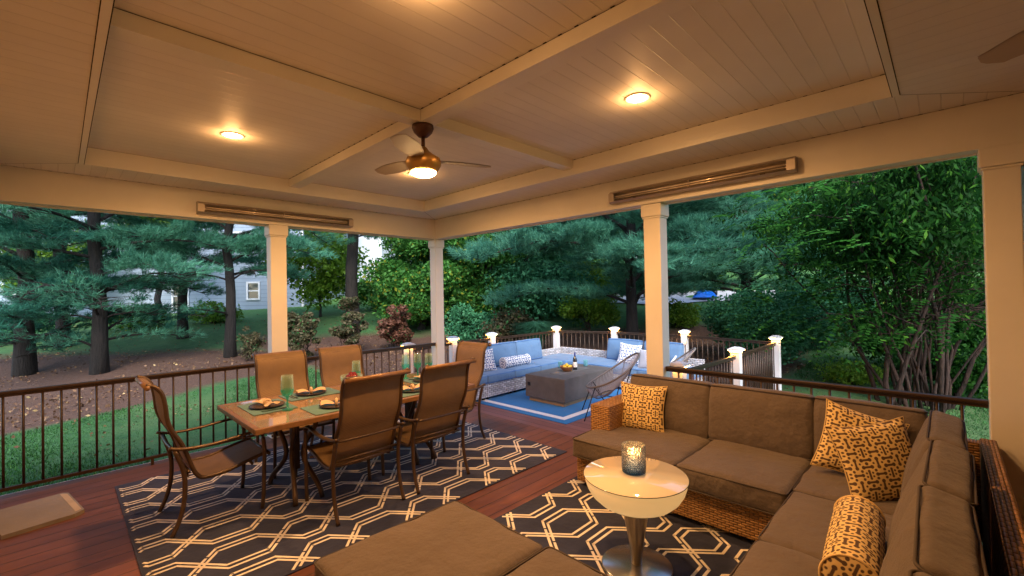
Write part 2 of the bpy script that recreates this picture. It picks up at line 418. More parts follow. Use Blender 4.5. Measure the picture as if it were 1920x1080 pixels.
def W(px, s):
    """ground point in picture column px at depth s metres"""
    k = (px-960)/831.9; x = s*(.7147+.6995*k); y = s*(.6995-.7147*k)
    return Vector((x, y, float(gz(x, y))))

# ------------------------------------------------------------------ porch structure
ZS, ZT, ZB, ZC = 2.806, 2.955, 2.87, 2.507            # soffit, tray ceiling, cross beam underside, header underside
OX0, OX1, OY0, OY1 = -.45, 4.09, -.42, 5.65           # inside of the header beams
TX0, TX1, TY0, TY1 = .155, 3.57, .212, 5.18           # tray opening
ceil = struct(empty('ceiling', (0, 0, 0)))
def quadpoly(name, pts, mat, par=None):
    m = MB(); m.add(pts, [tuple(range(len(pts)))]); return m.build(name, mat, par)
quadpoly('soffit', [(OX0, OY1, ZS), (OX1, OY1, ZS), (TX1, TY1, ZS), (TX0, TY1, ZS)], CEILY, ceil)
quadpoly('soffit', [(OX0, OY0, ZS), (TX0, TY0, ZS), (TX1, TY0, ZS), (OX1, OY0, ZS)], CEILY, ceil)
quadpoly('soffit', [(OX1, OY1, ZS), (OX1, OY0, ZS), (TX1, TY0, ZS), (TX1, TY1, ZS)], CEILX, ceil)
quadpoly('soffit', [(OX0, OY0, ZS), (OX0, OY1, ZS), (TX0, TY1, ZS), (TX0, TY0, ZS)], CEILX, ceil)
m = MB()                                              # tray sides
for a, b_ in (((TX0, TY1), (TX1, TY1)), ((TX1, TY1), (TX1, TY0)), ((TX1, TY0), (TX0, TY0)), ((TX0, TY0), (TX0, TY1))):
    m.add([(*a, ZS), (*b_, ZS), (*b_, ZT), (*a, ZT)], [(0, 1, 2, 3)])
m.build('tray_side', WHITE, ceil)
quadpoly('ceiling_panel', [(TX0, TY0, ZT), (TX1, TY0, ZT), (TX1, TY1, ZT), (TX0, TY1, ZT)], CEILX, ceil)
m = MB(); m.box(1.79, 1.905, TY0+.001, TY1-.001, ZB, ZT+.01)
m.box(TX0+.001, 1.788, 2.622, 2.736, ZB+.0015, ZT+.01); m.box(1.907, TX1-.001, 2.622, 2.736, ZB+.0015, ZT+.01)
m.build('cross_beam', WHITE, ceil)
m = MB()                                              # slim moulding on the near lips of the tray, seams at the mitres
m.box(TX0-.034, TX0-.002, TY0-.034, TY1, ZS-.006, ZS+.004); m.box(TX0-.002, TX1, TY0-.034, TY0-.002, ZS-.006, ZS+.004)
m.build('lip_moulding', WHITE, ceil)
m = MB()
def seam(p, q, z, wd=.006):
    p, q = Vector((*p, z)), Vector((*q, z)); t = (q-p).normalized().cross(Vector((0, 0, 1)))*wd/2
    m.add([p-t, q-t, q+t, p+t], [(0, 1, 2, 3)])
for p, q in (((TX0-.035, TY1+.0), (OX0+.1, OY1-.04)), ((TX1, TY0-.035), (OX1, OY0+.03)), ((TX1, TY1), (OX1, OY1))): seam(p, q, ZS-.002, .004)
seam((TX0-.036, TY0), (TX0-.036, TY1), ZS-.0022, .004); seam((TX0, TY0), (TX0, TY1), ZS-.0065, .004)
seam((TX0, TY0-.036), (TX1, TY0-.036), ZS-.0022, .004); seam((TX0, TY0), (TX1, TY0), ZS-.0065, .004)
k = OX0+.05
def dot(x, y, z, ax):
    a, b_ = (.012, .006) if ax == 'x' else (.006, .012)
    m.add([(x-a, y-b_, z), (x+a, y-b_, z), (x+a, y+b_, z), (x-a, y+b_, z)], [(0, 1, 2, 3)])
P_ = .1016
for i in range(0, 44): dot(P_*i-.4064+.0508, OY1-.006, ZS-.0025, 'x')
for i in range(0, 59): dot(OX1-.006, P_*i-.3048, ZS-.0025, 'y')
for i in range(2, 51): dot(TX1-.006, P_*i+.0508, ZT-.0025, 'y'); dot(1.785, P_*i+.0508, ZT-.0025, 'y')
seam((OX0, OY1-.002), (OX1, OY1-.002), ZS-.0021, .003); seam((OX1-.002, OY0), (OX1-.002, OY1), ZS-.0021, .003)
seam((TX1-.002, TY0), (TX1-.002, TY1), ZT-.0021, .003); seam((1.788, TY0), (1.788, TY1), ZT-.0021, .003); seam((TX0, TY1-.002), (TX1, TY1-.002), ZT-.0021, .004)
seam((TX0, 2.619), (1.79, 2.619), ZT-.0021, .005)
m.build('board_gaps', GAP, ceil)
m = MB()                                              # roof over it all (low hip)
e0, e1, f0, f1 = -4.5, 4.55, -4.2, 6.1
m.add([(e0, f0, 2.72), (e1, f0, 2.72), (e1, f1, 2.72), (e0, f1, 2.72), (e0, f0, 2.62), (e1, f0, 2.62), (e1, f1, 2.62), (e0, f1, 2.62), (-.3, 1, 4.3), (.3, 1, 4.3)],
      [(0, 1, 9, 8), (1, 2, 9), (2, 3, 8, 9), (3, 0, 8), (0, 4, 5, 1), (1, 5, 6, 2), (2, 6, 7, 3), (3, 7, 4, 0)])
rf = m.build('porch_roof', plain("asphalt_shingle", (.07, .065, .06), .9, var=.4, vscale=40), None); rf['kind'] = 'structure'
hb = struct(empty('header_beam', (0, 0, 0)))
m = MB(); m.box(OX0, 4.21, OY1, 5.775, ZC, 2.95); m.box(OX1, 4.21, OY0, OY1, ZC, 2.95); m.build('beam_casing', WHITE, hb)
m = MB(); m.box(OX0, 4.235, 5.775, 5.80, ZC-.012, 2.9); m.box(4.21, 4.235, OY0, 5.775, ZC-.012, 2.9); m.build('fascia_board', WHITE, hb)

SIDING = None
def siding_mat(name, col, wd, dk=.5):
    m, nt, p = newmat(name); b = NB(nt); sp = b.n("ShaderNodeSeparateXYZ"); b.l(b.uv(), sp.inputs[0])
    fr = b.m('FRACT', b.m('ADD', b.m('DIVIDE', sp.outputs[1], wd), 100)); g = b.ramp(fr, 0, .1, 0, 1)  # dark foot of each course is its shadow line painted into the colour
    f = b.noise(b.obj(), 1.3, 4)
    base = b.mix(b.ramp(f, .3, .7), tuple(c*.85 for c in col), col)
    b.l(b.mix(g, tuple(c*dk for c in col), base), p.inputs['Base Color']); b.l(b.bump(b.m('SUBTRACT', 1, fr), 1, .02), p.inputs['Normal'])
    p.inputs['Roughness'].default_value = .6; return m
CREAM = siding_mat("cream_siding", (.62, .52, .40), .12)
m = MB(); m.box(-.75, -.452, -4, 5.78, -.6, 2.9); m.box(-.45, 4.3, -3.9, -3.6, -.6, 2.9); m.box(4.125, 4.4, -3.6, -.36, -.6, 2.9)
struct(m.build('house_wall', CREAM))
m = MB(); m.box(-.45, 4.12, -3.6, OY0-.002, ZS+.002, ZS+.02); struct(m.build('ceiling_by_house', CEILY))
# decks
m = MB(); m.box(-.45, 4.085, -3.6, 5.80, -.06, 0); struct(m.build('deck', DECK_IN))
m = MB(); m.box(3.98, 4.079, 5.801, 6.75, -.20, -.15); m.box(4.08, 8.78, 1.95, 6.75, -.20, -.15); struct(m.build('outer_deck', DECK_OUT))
m = MB(); m.box(-.45, 4.06, 5.795, 5.82, -.6, -.004); m.box(4.05, 4.083, -.4, 5.8, -.6, -.061); m.box(3.98, 8.80, 6.75, 6.775, -.8, -.155); m.box(8.78, 8.80, 1.95, 6.75, -.8, -.155); m.box(4.08, 8.8, 1.925, 1.95, -.8, -.155)
struct(m.build('deck_skirt', POSTW))

def porch_column(x0, x1, y0, y1, label):
    r = empty('porch_column', ((x0+x1)/2, (y0+y1)/2, 0), 0, label, 'column', 'white square porch columns')
    hx, hy = (x1-x0)/2, (y1-y0)/2
    m = MB(); m.box(-hx, hx, -hy, hy, 0.0, ZC-.002, 0, .006); m.build('shaft', WHITE, r)
    m = MB(); m.box(-hx-.018, hx+.018, -hy-.018, hy+.018, ZC-.125, ZC-.003, 0, .008); m.box(-hx-.009, hx+.009, -hy-.009, hy+.009, ZC-.142, ZC-.127, 0, .004)
    m.build('capital', WHITE, r)
    m = MB(); m.box(-hx-.015, hx+.015, -hy-.015, hy+.015, 0.001, .12, 0, .006); m.build('base_trim', WHITE, r)
porch_column(1.741, 1.917, 5.655, 5.80, 'warm lit square white column behind the far side dining chairs')
porch_column(4.09, 4.235, 5.652, 5.80, 'square white corner column between dining set and blue sofa')
porch_column(4.12, 4.27, 1.99, 2.165, 'orange lit square white column behind the brown sofa end')
porch_column(4.09, 4.235, -.34, -.18, 'wide square white column at the right edge beside wicker sofa')

def railing(p, q, ztop, zdeck, label, group, spacing=.115, post=False, mat=BRONZE, bz=.06, rail=(.026, .018)):
    p, q = Vector((*p, zdeck)), Vector((*q, zdeck)); L = (q-p).length; ang = math.atan2(q.y-p.y, q.x-p.x)
    r = empty('deck_railing', p, ang, label, 'railing', group); h = ztop-zdeck
    m = MB(); m.box(0, L, -rail[0], rail[0], h-rail[1]*1.6, h, 0, .008); m.box(0, L, -.012, .012, h-.05, h-rail[1]*1.6-.001); m.build('top_rail', mat, r)
    m = MB(); m.box(0, L, -.016, .016, bz, bz+.03, 0, .004); m.build('bottom_rail', mat, r)
    n = max(2, int(round(L/spacing))); b0 = None
    for i in range(1, n):
        if b0 is None:
            m = MB(); m.tube([(0, 0, bz+.025), (0, 0, h-.045)], .0095, 8); b0 = m.build('baluster', mat, r); b0.location = (L*i/n, 0, 0)
        else:
            c = b0.copy(); C.objects.link(c); c.parent = r; c.location = (L*i/n, 0, 0)
    m = MB()
    k = max(1, int(L/1.6))
    for i in range(1, k+1): m.box(L*i/(k+1)-.012, L*i/(k+1)+.012, -.012, .012, .001, bz+.001)
    m.build('rail_foot', mat, r)
    return r
GR = 'bronze deck railings'
railing((-.45, 5.70), (1.739, 5.70), .90, 0, 'bronze railing along the lawn left of the first column', GR)
railing((1.919, 5.70), (4.088, 5.70), .90, 0, 'bronze railing between first column and corner column', GR)
railing((4.19, 1.988), (4.19, -.178), .90, 0, 'bronze railing behind the brown wicker sofa', GR, .118)

CAPGLOW = emis("cap_glow", (1, .48, .09), 26)
def post(x, y, label, h=.93):
    r = empty('railing_post', (x, y, -.15), 0, label, 'post', 'white railing posts with lit caps')
    m = MB(); m.box(-.056, .056, -.056, .056, 0, h, 0, .004); m.build('post_sleeve', POSTW, r)
    m = MB(); m.box(-.078, .078, -.078, .078, 0.001, .05, 0, .006); m.box(-.07, .07, -.07, .07, .05, .065); m.build('post_skirt', POSTW, r)
    m = MB(); b = .062; m.box(-b, b, -b, b, h+.0005, h+.02)
    m.box(-.088, .088, -.088, .088, h+.032, h+.052, 0, .004); m.box(-.072, .072, -.072, .072, h+.053, h+.064, 0, .004)
    m.add([(-.06, -.06, h+.065), (.06, -.06, h+.065), (.06, .06, h+.065), (-.06, .06, h+.065), (-.03, -.03, h+.078), (.03, -.03, h+.078), (.03, .03, h+.078), (-.03, .03, h+.078)],
          [(0, 1, 5, 4), (1, 2, 6, 5), (2, 3, 7, 6), (3, 0, 4, 7), (4, 5, 6, 7)])
    m.build('post_cap', POSTW, r)
    m = MB(); m.box(-.066, .066, -.066, .066, h+.021, h+.0315); q_ = [(a*s_, c*s_, h+.0312) for s_ in (.0665, .086) for a, c in ((-1, -1), (1, -1), (1, 1), (-1, 1))]; m.add(q_, [(0, 4, 5, 1), (1, 5, 6, 2), (2, 6, 7, 3), (3, 7, 4, 0)]); m.build('cap_light', CAPGLOW, r)
PO = [(4.04, 6.38), (5.16, 6.62), (6.13, 6.6), (8.15, 6.55), (8.6, 5.27), (8.66, 3.72), (6.44, 2.06), (8.36, 2.05), (4.78, 2.12)]
PL = ['white post with lit cap seen through railing left of corner column', 'white post half hidden behind the corner column',
      'white post with lit cap behind the left blue back cushion', 'white post with lit cap at the far corner behind blue sofa corner',
      'white post beside the dark pine trunk, left of the orange column', 'tall white post with lit cap just right of the orange column',
      'nearest big white post with bright yellow cap light, sloping rails on both sides', 'rightmost white post with lit cap before the leafy bush', 'low white post glowing yellow behind the brown rail by orange column']
for (x, y), l in zip(PO, PL): post(x, y, l)
def rr(i, j, label, sp=.105):
    a, b_ = Vector(PO[i]), Vector(PO[j]); t = (b_-a).normalized()*.058
    railing(tuple(a+t), tuple(b_-t), .75, -.15, label, 'dark railings round the outer deck', sp, rail=(.02, .014))
rr(0, 1, 'dark railing behind the corner column', .105); rr(1, 2, 'dark railing between the second and third post behind blue sofa')
rr(2, 3, 'dark railing running behind the left blue sofa'); rr(3, 4, 'dark railing at the far end behind the blue sofa corner')
rr(4, 5, 'dark railing behind the white patterned pillow and orange column'); rr(5, 7, 'dark railing in front of the leafy bush, right of tall post')
rr(8, 6, 'dark railing with pale top between low glowing post and big post', .09); rr(6, 7, 'dark railing with pale top between big post and rightmost post', .09)
a, b_ = Vector((8.60, 3.70)), Vector((6.9, 3.66))
m = MB(); r = empty('stair_handrail', (0, 0, 0), 0, 'pale sloping handrail meeting the tall post from the left', 'handrail')
m.tube([(8.58, 3.66, .62), (6.75, 3.3, .25)], .02, 8); m.build('top_rail', POSTW, r)
m = MB()
for i in range(12):
    t = (i+.5)/12; m.tube([(8.58-1.83*t, 3.66-.36*t, .60-.37*t), (8.58-1.83*t, 3.66-.36*t, -.148)], .008, 6)
m.build('baluster', BRONZE, r)

# ------------------------------------------------------------------ lamps of the porch
WARM = (1, .475, .16)
LAMPDISC = emis("lamp_disc", (1, .62, .26), 22)
def lamp(name, loc, energy, parent, size=.06, spot=None, col=WARM, down=True):
    l = bpy.data.lights.new(name, 'SPOT' if spot else 'POINT'); l.energy = energy; l.color = col; l.shadow_soft_size = size
    if spot: l.spot_size = R_(spot); l.spot_blend = .6
    o = bpy.data.objects.new(name, l); C.objects.link(o); o.parent = parent; o.location = loc
    return o
def downlight(x, y, label, en=40):
    r = empty('recessed_light', (x, y, ZT), 0, label, 'ceiling light', 'recessed lights in the tray ceiling')
    m = MB(); m.lathe([(.085, -.001), (.085, -.006), (.078, -.009), (.066, -.007), (.064, -.001)], n=32, cap=False); m.build('trim_ring', WHITE, r)
    m = MB(); m.lathe([(.0, -.0045), (.064, -.0045)], n=32, cap=False); m.build('lens', LAMPDISC, r)
    lamp('bulb', (0, 0, -.03), en, r, .06, 172); lamp('lens_glow', (0, 0, -.07), 1.3, r, .05)
downlight(2.747, 1.468, 'bright recessed light in the right ceiling panel'); downlight(.98, 4.056, 'bright recessed light in the left ceiling panel')
downlight(1.04, 1.50, 'recessed light cut off at the top edge'); downlight(2.70, 4.06, 'recessed light hidden behind the ceiling fan')

FANB = plain("fan_bronze", (.34, .20, .06), .4, .6, .1); FAND = plain("fan_canopy_dark", (.07, .028, .02), .45, .3); BLADE = plain("fan_blade", (.42, .36, .30), .6, 0, .05, 3)
def fan(x, y, z0, rz, label, lit, dr, nb=3, rb=.62):
    r = empty('ceiling_fan', (x, y, z0), R_(rz), label, 'ceiling fan')
    m = MB(); m.lathe([(.0, 0), (.075, 0), (.078, -.02), (.066, -.05), (.035, -.082), (.02, -.086)], n=28, cap=False); m.build('canopy', FAND, r)
    m = MB(); m.lathe([(.0135, -.08), (.0135, -dr)], n=12); m.build('downrod', FAND, r)
    m = MB(); m.lathe([(.018, -dr+.01), (.03, -dr), (.045, -dr-.025), (.085, -dr-.055), (.118, -dr-.075), (.127, -dr-.10), (.122, -dr-.13), (.104, -dr-.158), (.092, -dr-.17), (.0, -dr-.17)], n=36, cap=False); m.build('motor_housing', FANB, r)
    m = MB(); m.lathe([(.089, -dr-.171), (.086, -dr-.185), (.066, -dr-.198), (.035, -dr-.206), (.0, -dr-.208)], n=36, cap=False); m.build('light_lens', LAMPDISC if lit else WHITE, r)
    for i in range(nb):
        a = 2*math.pi*i/nb; m = MB()
        def bf(u, v, sgn=1):
            rad = .12+(rb-.12)*u; wd = (.045+.028*math.sin(min(1, u*1.15)*math.pi*.9))*(1 if u < .93 else math.sqrt(max(.05, 1-((u-.93)/.07)**2)))
            t = (v-.5)*2*wd; return (rad, t, -dr-.085+t*.16+sgn*.003)
        m.grid(lambda u, v: bf(u, v, 1), 18, 4); m.grid(lambda u, v: bf(u, 1-v, -1), 18, 4)
        o = m.build('blade', BLADE, r); o.rotation_euler = (0, 0, a)
    if lit: lamp('bulb', (0, 0, -dr-.25), 16, r, .07, 168)
fan(1.848, 2.68, ZB, 98, 'lit bronze ceiling fan hanging where the ceiling beams cross', True, .165, rb=.52)
fan(2.17, -.52, ZS, 46, 'ceiling fan with pale blade at the top right corner', False, .20, rb=.55)

# infrared heaters on the header beams
HMET = plain("heater_steel", (.40, .34, .29), .4, .3, .05); HREF = plain("heater_reflector", (.5, .43, .36), .3, .8, .05); QTZ = plain("quartz_tube", (.75, .66, .55), .15, .2)
def heater(loc, rz, L, label):
    r = empty('infrared_heater', loc, rz, label, 'patio heater', 'long infrared heaters on the beams')
    m = MB()  # open-front housing, local x along, front is -y, tilted downwards
    prof = [(0, .06), (-.055, .06), (-.085, .035), (-.085, -.045), (-.06, -.062), (0, -.062)]
    vs = []; 
    for x in (0, L):
        for y, z in prof: vs.append((x, y, z))
    n = len(prof); fs = [(i, i+1, n+i+1, n+i) for i in range(n-1) if i != 2]
    fs += [tuple(range(n-1, -1, -1)), tuple(range(n, 2*n))]; m.add(vs, fs); m.build('housing', HMET, r)
    m = MB(); m.add([(.06, -.0848, .03), (L-.06, -.0848, .03), (L-.06, -.05, .012), (.06, -.05, .012)], [(0, 1, 2, 3)]); m.add([(.06, -.05, .012), (L-.06, -.05, .012), (L-.06, -.05, -.02), (.06, -.05, -.02)], [(0, 1, 2, 3)])
    m.add([(.06, -.05, -.02), (L-.06, -.05, -.02), (L-.06, -.0848, -.04), (.06, -.0848, -.04)], [(0, 1, 2, 3)]); m.build('reflector', HREF, r)
    for a_, b2 in ((0, .06), (L-.06, L)):
        m = MB(); m.box(a_, b2, -.087, -.084, -.047, .037); m.build('end_cap', HMET, r)
    m = MB(); m.box(L*.5-.004, L*.5+.004, -.088, -.083, -.045, .035); m.build('guard_bar', HMET, r)
    for zz, r2 in ((.002, .008), (-.018, .005)):
        m = MB(); m.tube([(.07, -.066, zz), (L-.07, -.066, zz)], r2, 8); m.build('heating_tube', QTZ, r)
    for x in (.25, L-.25):
        m = MB(); m.box(x-.02, x+.02, -.004, .0, -.03, .03); m.build('bracket', BLACK, r)
heater((1.02, OY1-.001, 2.612), 0, 1.70, 'long steel heater on the left beam above the dining table')
heater((OX1-.001, 2.49, 2.618), R_(-90), 1.67, 'long steel heater on the right beam above the brown sofa')

# ------------------------------------------------------------------ rugs
def clip(p, q, x0, x1, y0, y1):
    t0, t1 = 0., 1.; dx, dy = q[0]-p[0], q[1]-p[1]
    for pp, qq in ((-dx, p[0]-x0), (dx, x1-p[0]), (-dy, p[1]-y0), (dy, y1-p[1])):
        if abs(pp) < 1e-12:
            if qq < 0: return None
        else:
            r = qq/pp
            if pp < 0:
                if r > t1: return None
                t0 = max(t0, r)
            else:
                if r < t0: return None
                t1 = min(t1, r)
    return (p[0]+t0*dx, p[1]+t0*dy), (p[0]+t1*dx, p[1]+t1*dy)
def trellis_rug(x0, x1, y0, y1, cx, cy_, Pd, z, label):
    m = MB(); m.box(x0, x1, y0, y1, z, z+.008, 0, .003); wd = .0085; zt = z+.0095
    def seg(p, q, zz):
        c = clip(p, q, x0+.025, x1-.025, y0+.025, y1-.025)
        if not c: return
        a, b_ = Vector((*c[0], zz)), Vector((*c[1], zz)); t = (b_-a)
        if t.length < .01: return
        t.normalize(); nrm = Vector((-t.y, t.x, 0))*wd; e = t*wd*.6
        m.add([a-e-nrm, b_+e-nrm, b_+e+nrm, a-e+nrm, a-e-nrm-Vector((0, 0, .0014)), b_+e-nrm-Vector((0, 0, .0014)), b_+e+nrm-Vector((0, 0, .0014)), a-e+nrm-Vector((0, 0, .0014))],
              [(0, 1, 2, 3), (0, 4, 5, 1), (1, 5, 6, 2), (2, 6, 7, 3), (3, 7, 4, 0)], 1)
    Wd, Nr, G = .235, .12, .215; per = Wd+Nr+2*G
    for i in range(int((x0-cx)/per)-2, int((x1-cx)/per)+3):
        for j in range(int((y0-cy_)/Pd)-2, int((y1-cy_)/Pd)+3):
            yy = cy_+j*Pd
            for half, cc in ((Wd/2, cx+i*per), (Nr/2, cx+i*per+per/2)):
                for s in (-1, 1):
                    for o_ in (.107, .155): seg((cc-half, yy+s*o_), (cc+half, yy+s*o_), zt)
                xr = cc+half; xl = xr+G
                for s in (-1, 1):
                    # the bands cross over and under: the under band breaks at the crossing
                    for a, b_ in ((.107, -.155), (.155, -.107)):
                        p, q = (xr, yy+s*a), (xl, yy+s*b_)
                        if s > 0: seg(p, q, zt+.0006)
                        else:
                            f = lambda t: (p[0]+(q[0]-p[0])*t, p[1]+(q[1]-p[1])*t)
                            seg(p, f(.36 if a < .13 else .27), zt); seg(f(.44 if a < .13 else .35), f(.56 if a > .13 else .65), zt) ; seg(f(.64 if a > .13 else .73), q, zt)
    o = m.build('patterned_rug', [RUGD, RUGL]); tag(o, label, 'rug'); return o
trellis_rug(.336, 3.65, 2.82, 5.28, .83, 3.305, .39, .001, 'large navy rug with ivory hexagon trellis under the dining table')
trellis_rug(1.15, 3.62, -.1, 2.385, 2.535, 1.95, .385, .001, 'charcoal rug with gold lit hexagon trellis under the glowing table')
m = MB(); m.box(4.80, 7.6, 3.72, 6.3, -.149, -.142, 0, .003)
def frame(x0, x1, y0, y1, wd, z, mi):
    m.box(x0, x1, y0, y0+wd, z-.003, z, mi); m.box(x0, x1, y1-wd, y1, z-.003, z, mi); m.box(x0, x0+wd, y0+wd, y1-wd, z-.003, z, mi); m.box(x1-wd, x1, y0+wd, y1-wd, z-.003, z, mi)
frame(4.93, 7.47, 3.85, 6.17, .10, -.1395, 1)
o = m.build('blue_rug', [RUGB, RUGW]); tag(o, 'bright blue outdoor rug with white border under the fire table', 'rug')
m = MB(); a = R_(9)
def rp(x, y): return (x*math.cos(a)-y*math.sin(a), x*math.sin(a)+y*math.cos(a))
pts = [(-.40, -.6+.3), (.0-.03, -.6+.3), (.03, -.26), (.03, .26), (0, .3), (-.40, .3)]
vs = [(*rp(x, y), .001) for x, y in pts]+[(*rp(x, y), .030) for x, y in pts]
m.add(vs, [(5, 4, 3, 2, 1, 0), (6, 7, 8, 9, 10, 11)]+[(i, (i+1) % 6, (i+1) % 6+6, i+6) for i in range(6)], 0)
vs = [(*rp(x, y), .0315) for x, y in ((-.03, -.262), (.018, -.235), (.018, .235), (-.005, .27), (-.02, .27), (-.02, -.25))]
m.add(vs, [(0, 1, 2, 3, 4, 5)], 1)
o = m.build('doormat', [MATT, MATE], None, (.06, 5.08, 0)); tag(o, 'plain beige doormat on the red deck boards at the left edge', 'doormat')

# ------------------------------------------------------------------ brown wicker sectional
sofa = empty('sectional_sofa', (3.5, 1.1, 0), 0, 'large honey wicker corner sofa with brown cushions on trellis rug', 'sofa')
SO = Vector((3.5, 1.1, 0))
def loc(x, y, z): return Vector((x, y, z))-SO
def wbox(name, x0, x1, y0, y1, z0, z1, par=sofa, org=SO, mat=WICK):
    m = MB(); m.box(x0-org.x, x1-org.x, y0-org.y, y1-org.y, z0-org.z, z1-org.z, 0, .012); return m.build(name, mat, par)
wbox('wicker_base', 3.07, 3.98, -.10, 2.275, .05, .272); wbox('wicker_base', .82, 3.069, -.10, .655, .05, .272)
wbox('wicker_back', 3.985, 4.07, -.20, 2.28, .05, .665); wbox('wicker_back', .82, 3.984, -.20, -.125, .05, .70)
wbox('wicker_arm', 3.30, 3.98, 2.09, 2.285, .29, .65)
for x, y in ((3.12, 2.2), (3.9, 2.2), (3.12, .9), (3.9, .02), (1.7, .6), (1.7, -.02), (2.9, .6)):
    m = MB(); m.box(-.02, .02, -.02, .02, 0.012, .051); m.build('foot', BLACK, sofa, loc(x, y, 0))
def seat(x0, x1, y0, y1): cushion('seat_cushion', x1-x0, y1-y0, .162, loc((x0+x1)/2, (y0+y1)/2, .353), TAUPE, TAUPE_D, sofa, .03)
seat(2.995, 3.86, 1.385, 2.27); seat(3.0, 3.86, .702, 1.378); seat(3.10, 3.88, 0.03, .695); seat(2.385, 3.093, .03, .688); seat(1.68, 2.378, .03, .688); seat(.85, 1.673, .03, .688)
def backc(x, y, wd, rz, tilt, h=.46, t=.155, z=.635):
    rot = Matrix.Rotation(rz, 4, 'Z') @ Matrix.Rotation(tilt, 4, 'Y'); e = rot.to_euler()
    return cushion('back_cushion', t, wd, h, loc(x, y, z), TAUPE, TAUPE_D, sofa, .035, (.03, .004, .006), e, .005)
backc(3.785, 1.775, .735, 0, .17); backc(3.79, 1.055, .725, R_(1), .17); backc(3.80, .40, .60, R_(-2), .17, .46)
backc(3.40, .075, .72, R_(-90), .28, .47, .15, .645); backc(2.665, .07, .70, R_(-91), .30, .48, .15, .65); backc(1.965, .075, .69, R_(-89), .28, .48, .15, .65); backc(1.27, .075, .69, R_(-90), .28, .48, .15, .65)
ott = empty('ottoman', (1.22, 1.42, 0), 0, 'brown cushioned ottoman in the bottom centre, two cushions', 'ottoman')
SO2 = Vector((1.22, 1.42, 0))
wbox('wicker_base', .84, 1.60, .76, 2.07, .05, .272, ott, SO2)
cushion('seat_cushion', .83, .70, .162, Vector((1.222, 1.765, .353))-SO2, TAUPE, TAUPE_D, ott, .03, rot=(0, 0, R_(-1)))
cushion('seat_cushion', .83, .68, .162, Vector((1.232, 1.067, .353))-SO2, TAUPE, TAUPE_D, ott, .03, rot=(0, 0, R_(-1)))
for x, y in ((-.34, -.6), (.34, -.6), (-.34, .6), (.34, .6)):
    m = MB(); m.box(x-.02, x+.02, y-.02, y+.02, 0.012, .051); m.build('foot', BLACK, ott)
# throw pillows
GP = 'gold and brown lattice pillows'
throw_pillow('throw_pillow', .42, .42, .13, GOLDP, GOLDT, 'square gold lattice pillow alone against the wicker arm', (3.60, 1.945, .612), (R_(-14), 0, R_(-82)), GP)
throw_pillow('throw_pillow', .44, .44, .13, GOLDP, GOLDT, 'gold lattice pillow tucked behind the front one in the sofa corner', (3.56, .42, .64), (R_(-16), R_(16), R_(-72)), GP)
throw_pillow('throw_pillow', .46, .46, .14, GOLDP, GOLDT, 'front gold lattice pillow leaning in the sofa corner', (3.33, .30, .625), (R_(-20), R_(-7), R_(-48)), GP)
def bolster(name, L, r, mat, cord, label, loc_, rot, group):
    m = MB(); n = 28
    def f(u, v):
        a = 2*math.pi*v; x = (u-.5)*L; rr_ = r*(1+.02*math.sin(9*a+3*u))*(1-.03*abs(2*u-1)**6); return (x, rr_*math.cos(a), rr_*math.sin(a))
    m.grid(f, 16, n, 0, lambda u, v: (u*L, v*2*math.pi*r))
    for s in (-1, 1):
        m.grid(lambda u, v, s=s: (s*(L/2+.012*math.sqrt(max(0, 1-u*u))), r*.97*u*math.cos(s*2*math.pi*v), r*.97*u*math.sin(s*2*math.pi*v)), 6, n, 0, lambda u, v: (u*r*math.cos(6.283*v), u*r*math.sin(6.283*v)))
    o = m.build(name, mat); o.location = loc_; o.rotation_euler = rot; tag(o, label, 'bolster', group)
    for s in (-1, 1):
        m = MB(); m.tube([(s*L/2, r*.985*math.cos(2*math.pi*k/28), r*.985*math.sin(2*math.pi*k/28)) for k in range(28)], .005, 6, closed=True); m.build('cord_edging', cord, o)
bolster('bolster_pillow', .62, .098, GOLDP, GOLDT, 'gold lattice bolster lying on the brown seat at lower right', (2.40, .305, .532), (R_(20), 0, R_(4)), None)

# ------------------------------------------------------------------ glowing side table with candle
tb = empty('glow_table', (2.405, 1.355, .011), 0, 'round glowing cream table on a steel stem beside the sofa', 'side table')
m, nt_, p = newmat("glowing_shell"); p.inputs['Base Color'].default_value = (.72, .56, .38, 1); p.inputs['Roughness'].default_value = .35
p.inputs['Emission Color'].default_value = (1, .60, .22, 1); p.inputs['Emission Strength'].default_value = .15; p.inputs['Coat Weight'].default_value = .2; GLOW = m
m = MB(); pr = [(.0, .338), (.05, .338), (.10, .345), (.165, .362), (.22, .39), (.258, .425), (.282, .465), (.293, .50), (.296, .527), (.288, .531), (.0, .531)]
m.lathe(pr, n=64, cap=False); m.build('light_bowl', GLOW, tb)
TGL, nt_, p = newmat("top_glass"); p.inputs['Base Color'].default_value = (.68, .56, .37, 1); p.inputs['Roughness'].default_value = .04; p.inputs['Coat Weight'].default_value = 1
p.inputs['Emission Color'].default_value = (1, .70, .36, 1); p.inputs['Emission Strength'].default_value = .05
m = MB(); m.lathe([(.0, .532), (.300, .532), (.303, .535), (.300, .539), (.0, .5395)], n=64, cap=False); m.build('glass_top', TGL, tb)
EDGE = plain("glass_edge_green", (.03, .06, .03), .1)
m = MB(); m.lathe([(.3035, .5335), (.3045, .535), (.3035, .5375)], n=64, cap=False); m.build('glass_rim', EDGE, tb)
m = MB(); m.lathe([(.078, .337), (.068, .28), (.054, .2), (.042, .12), (.033, .06), (.03, .012)], n=40, cap=False); m.build('stem', STEEL, tb)
m = MB(); m.lathe([(.0, 0), (.205, 0), (.207, .004), (.200, .009), (.04, .014), (.0, .014)], n=64, cap=False)
m.build('base_disc', plain("disc_steel", (.34, .36, .37), .22, .8, .08), tb)
cv = empty('candle_holder', (2.43, 1.375, .552), 0, 'textured glass candle holder, clear above and blue below, on glowing table', 'candle')
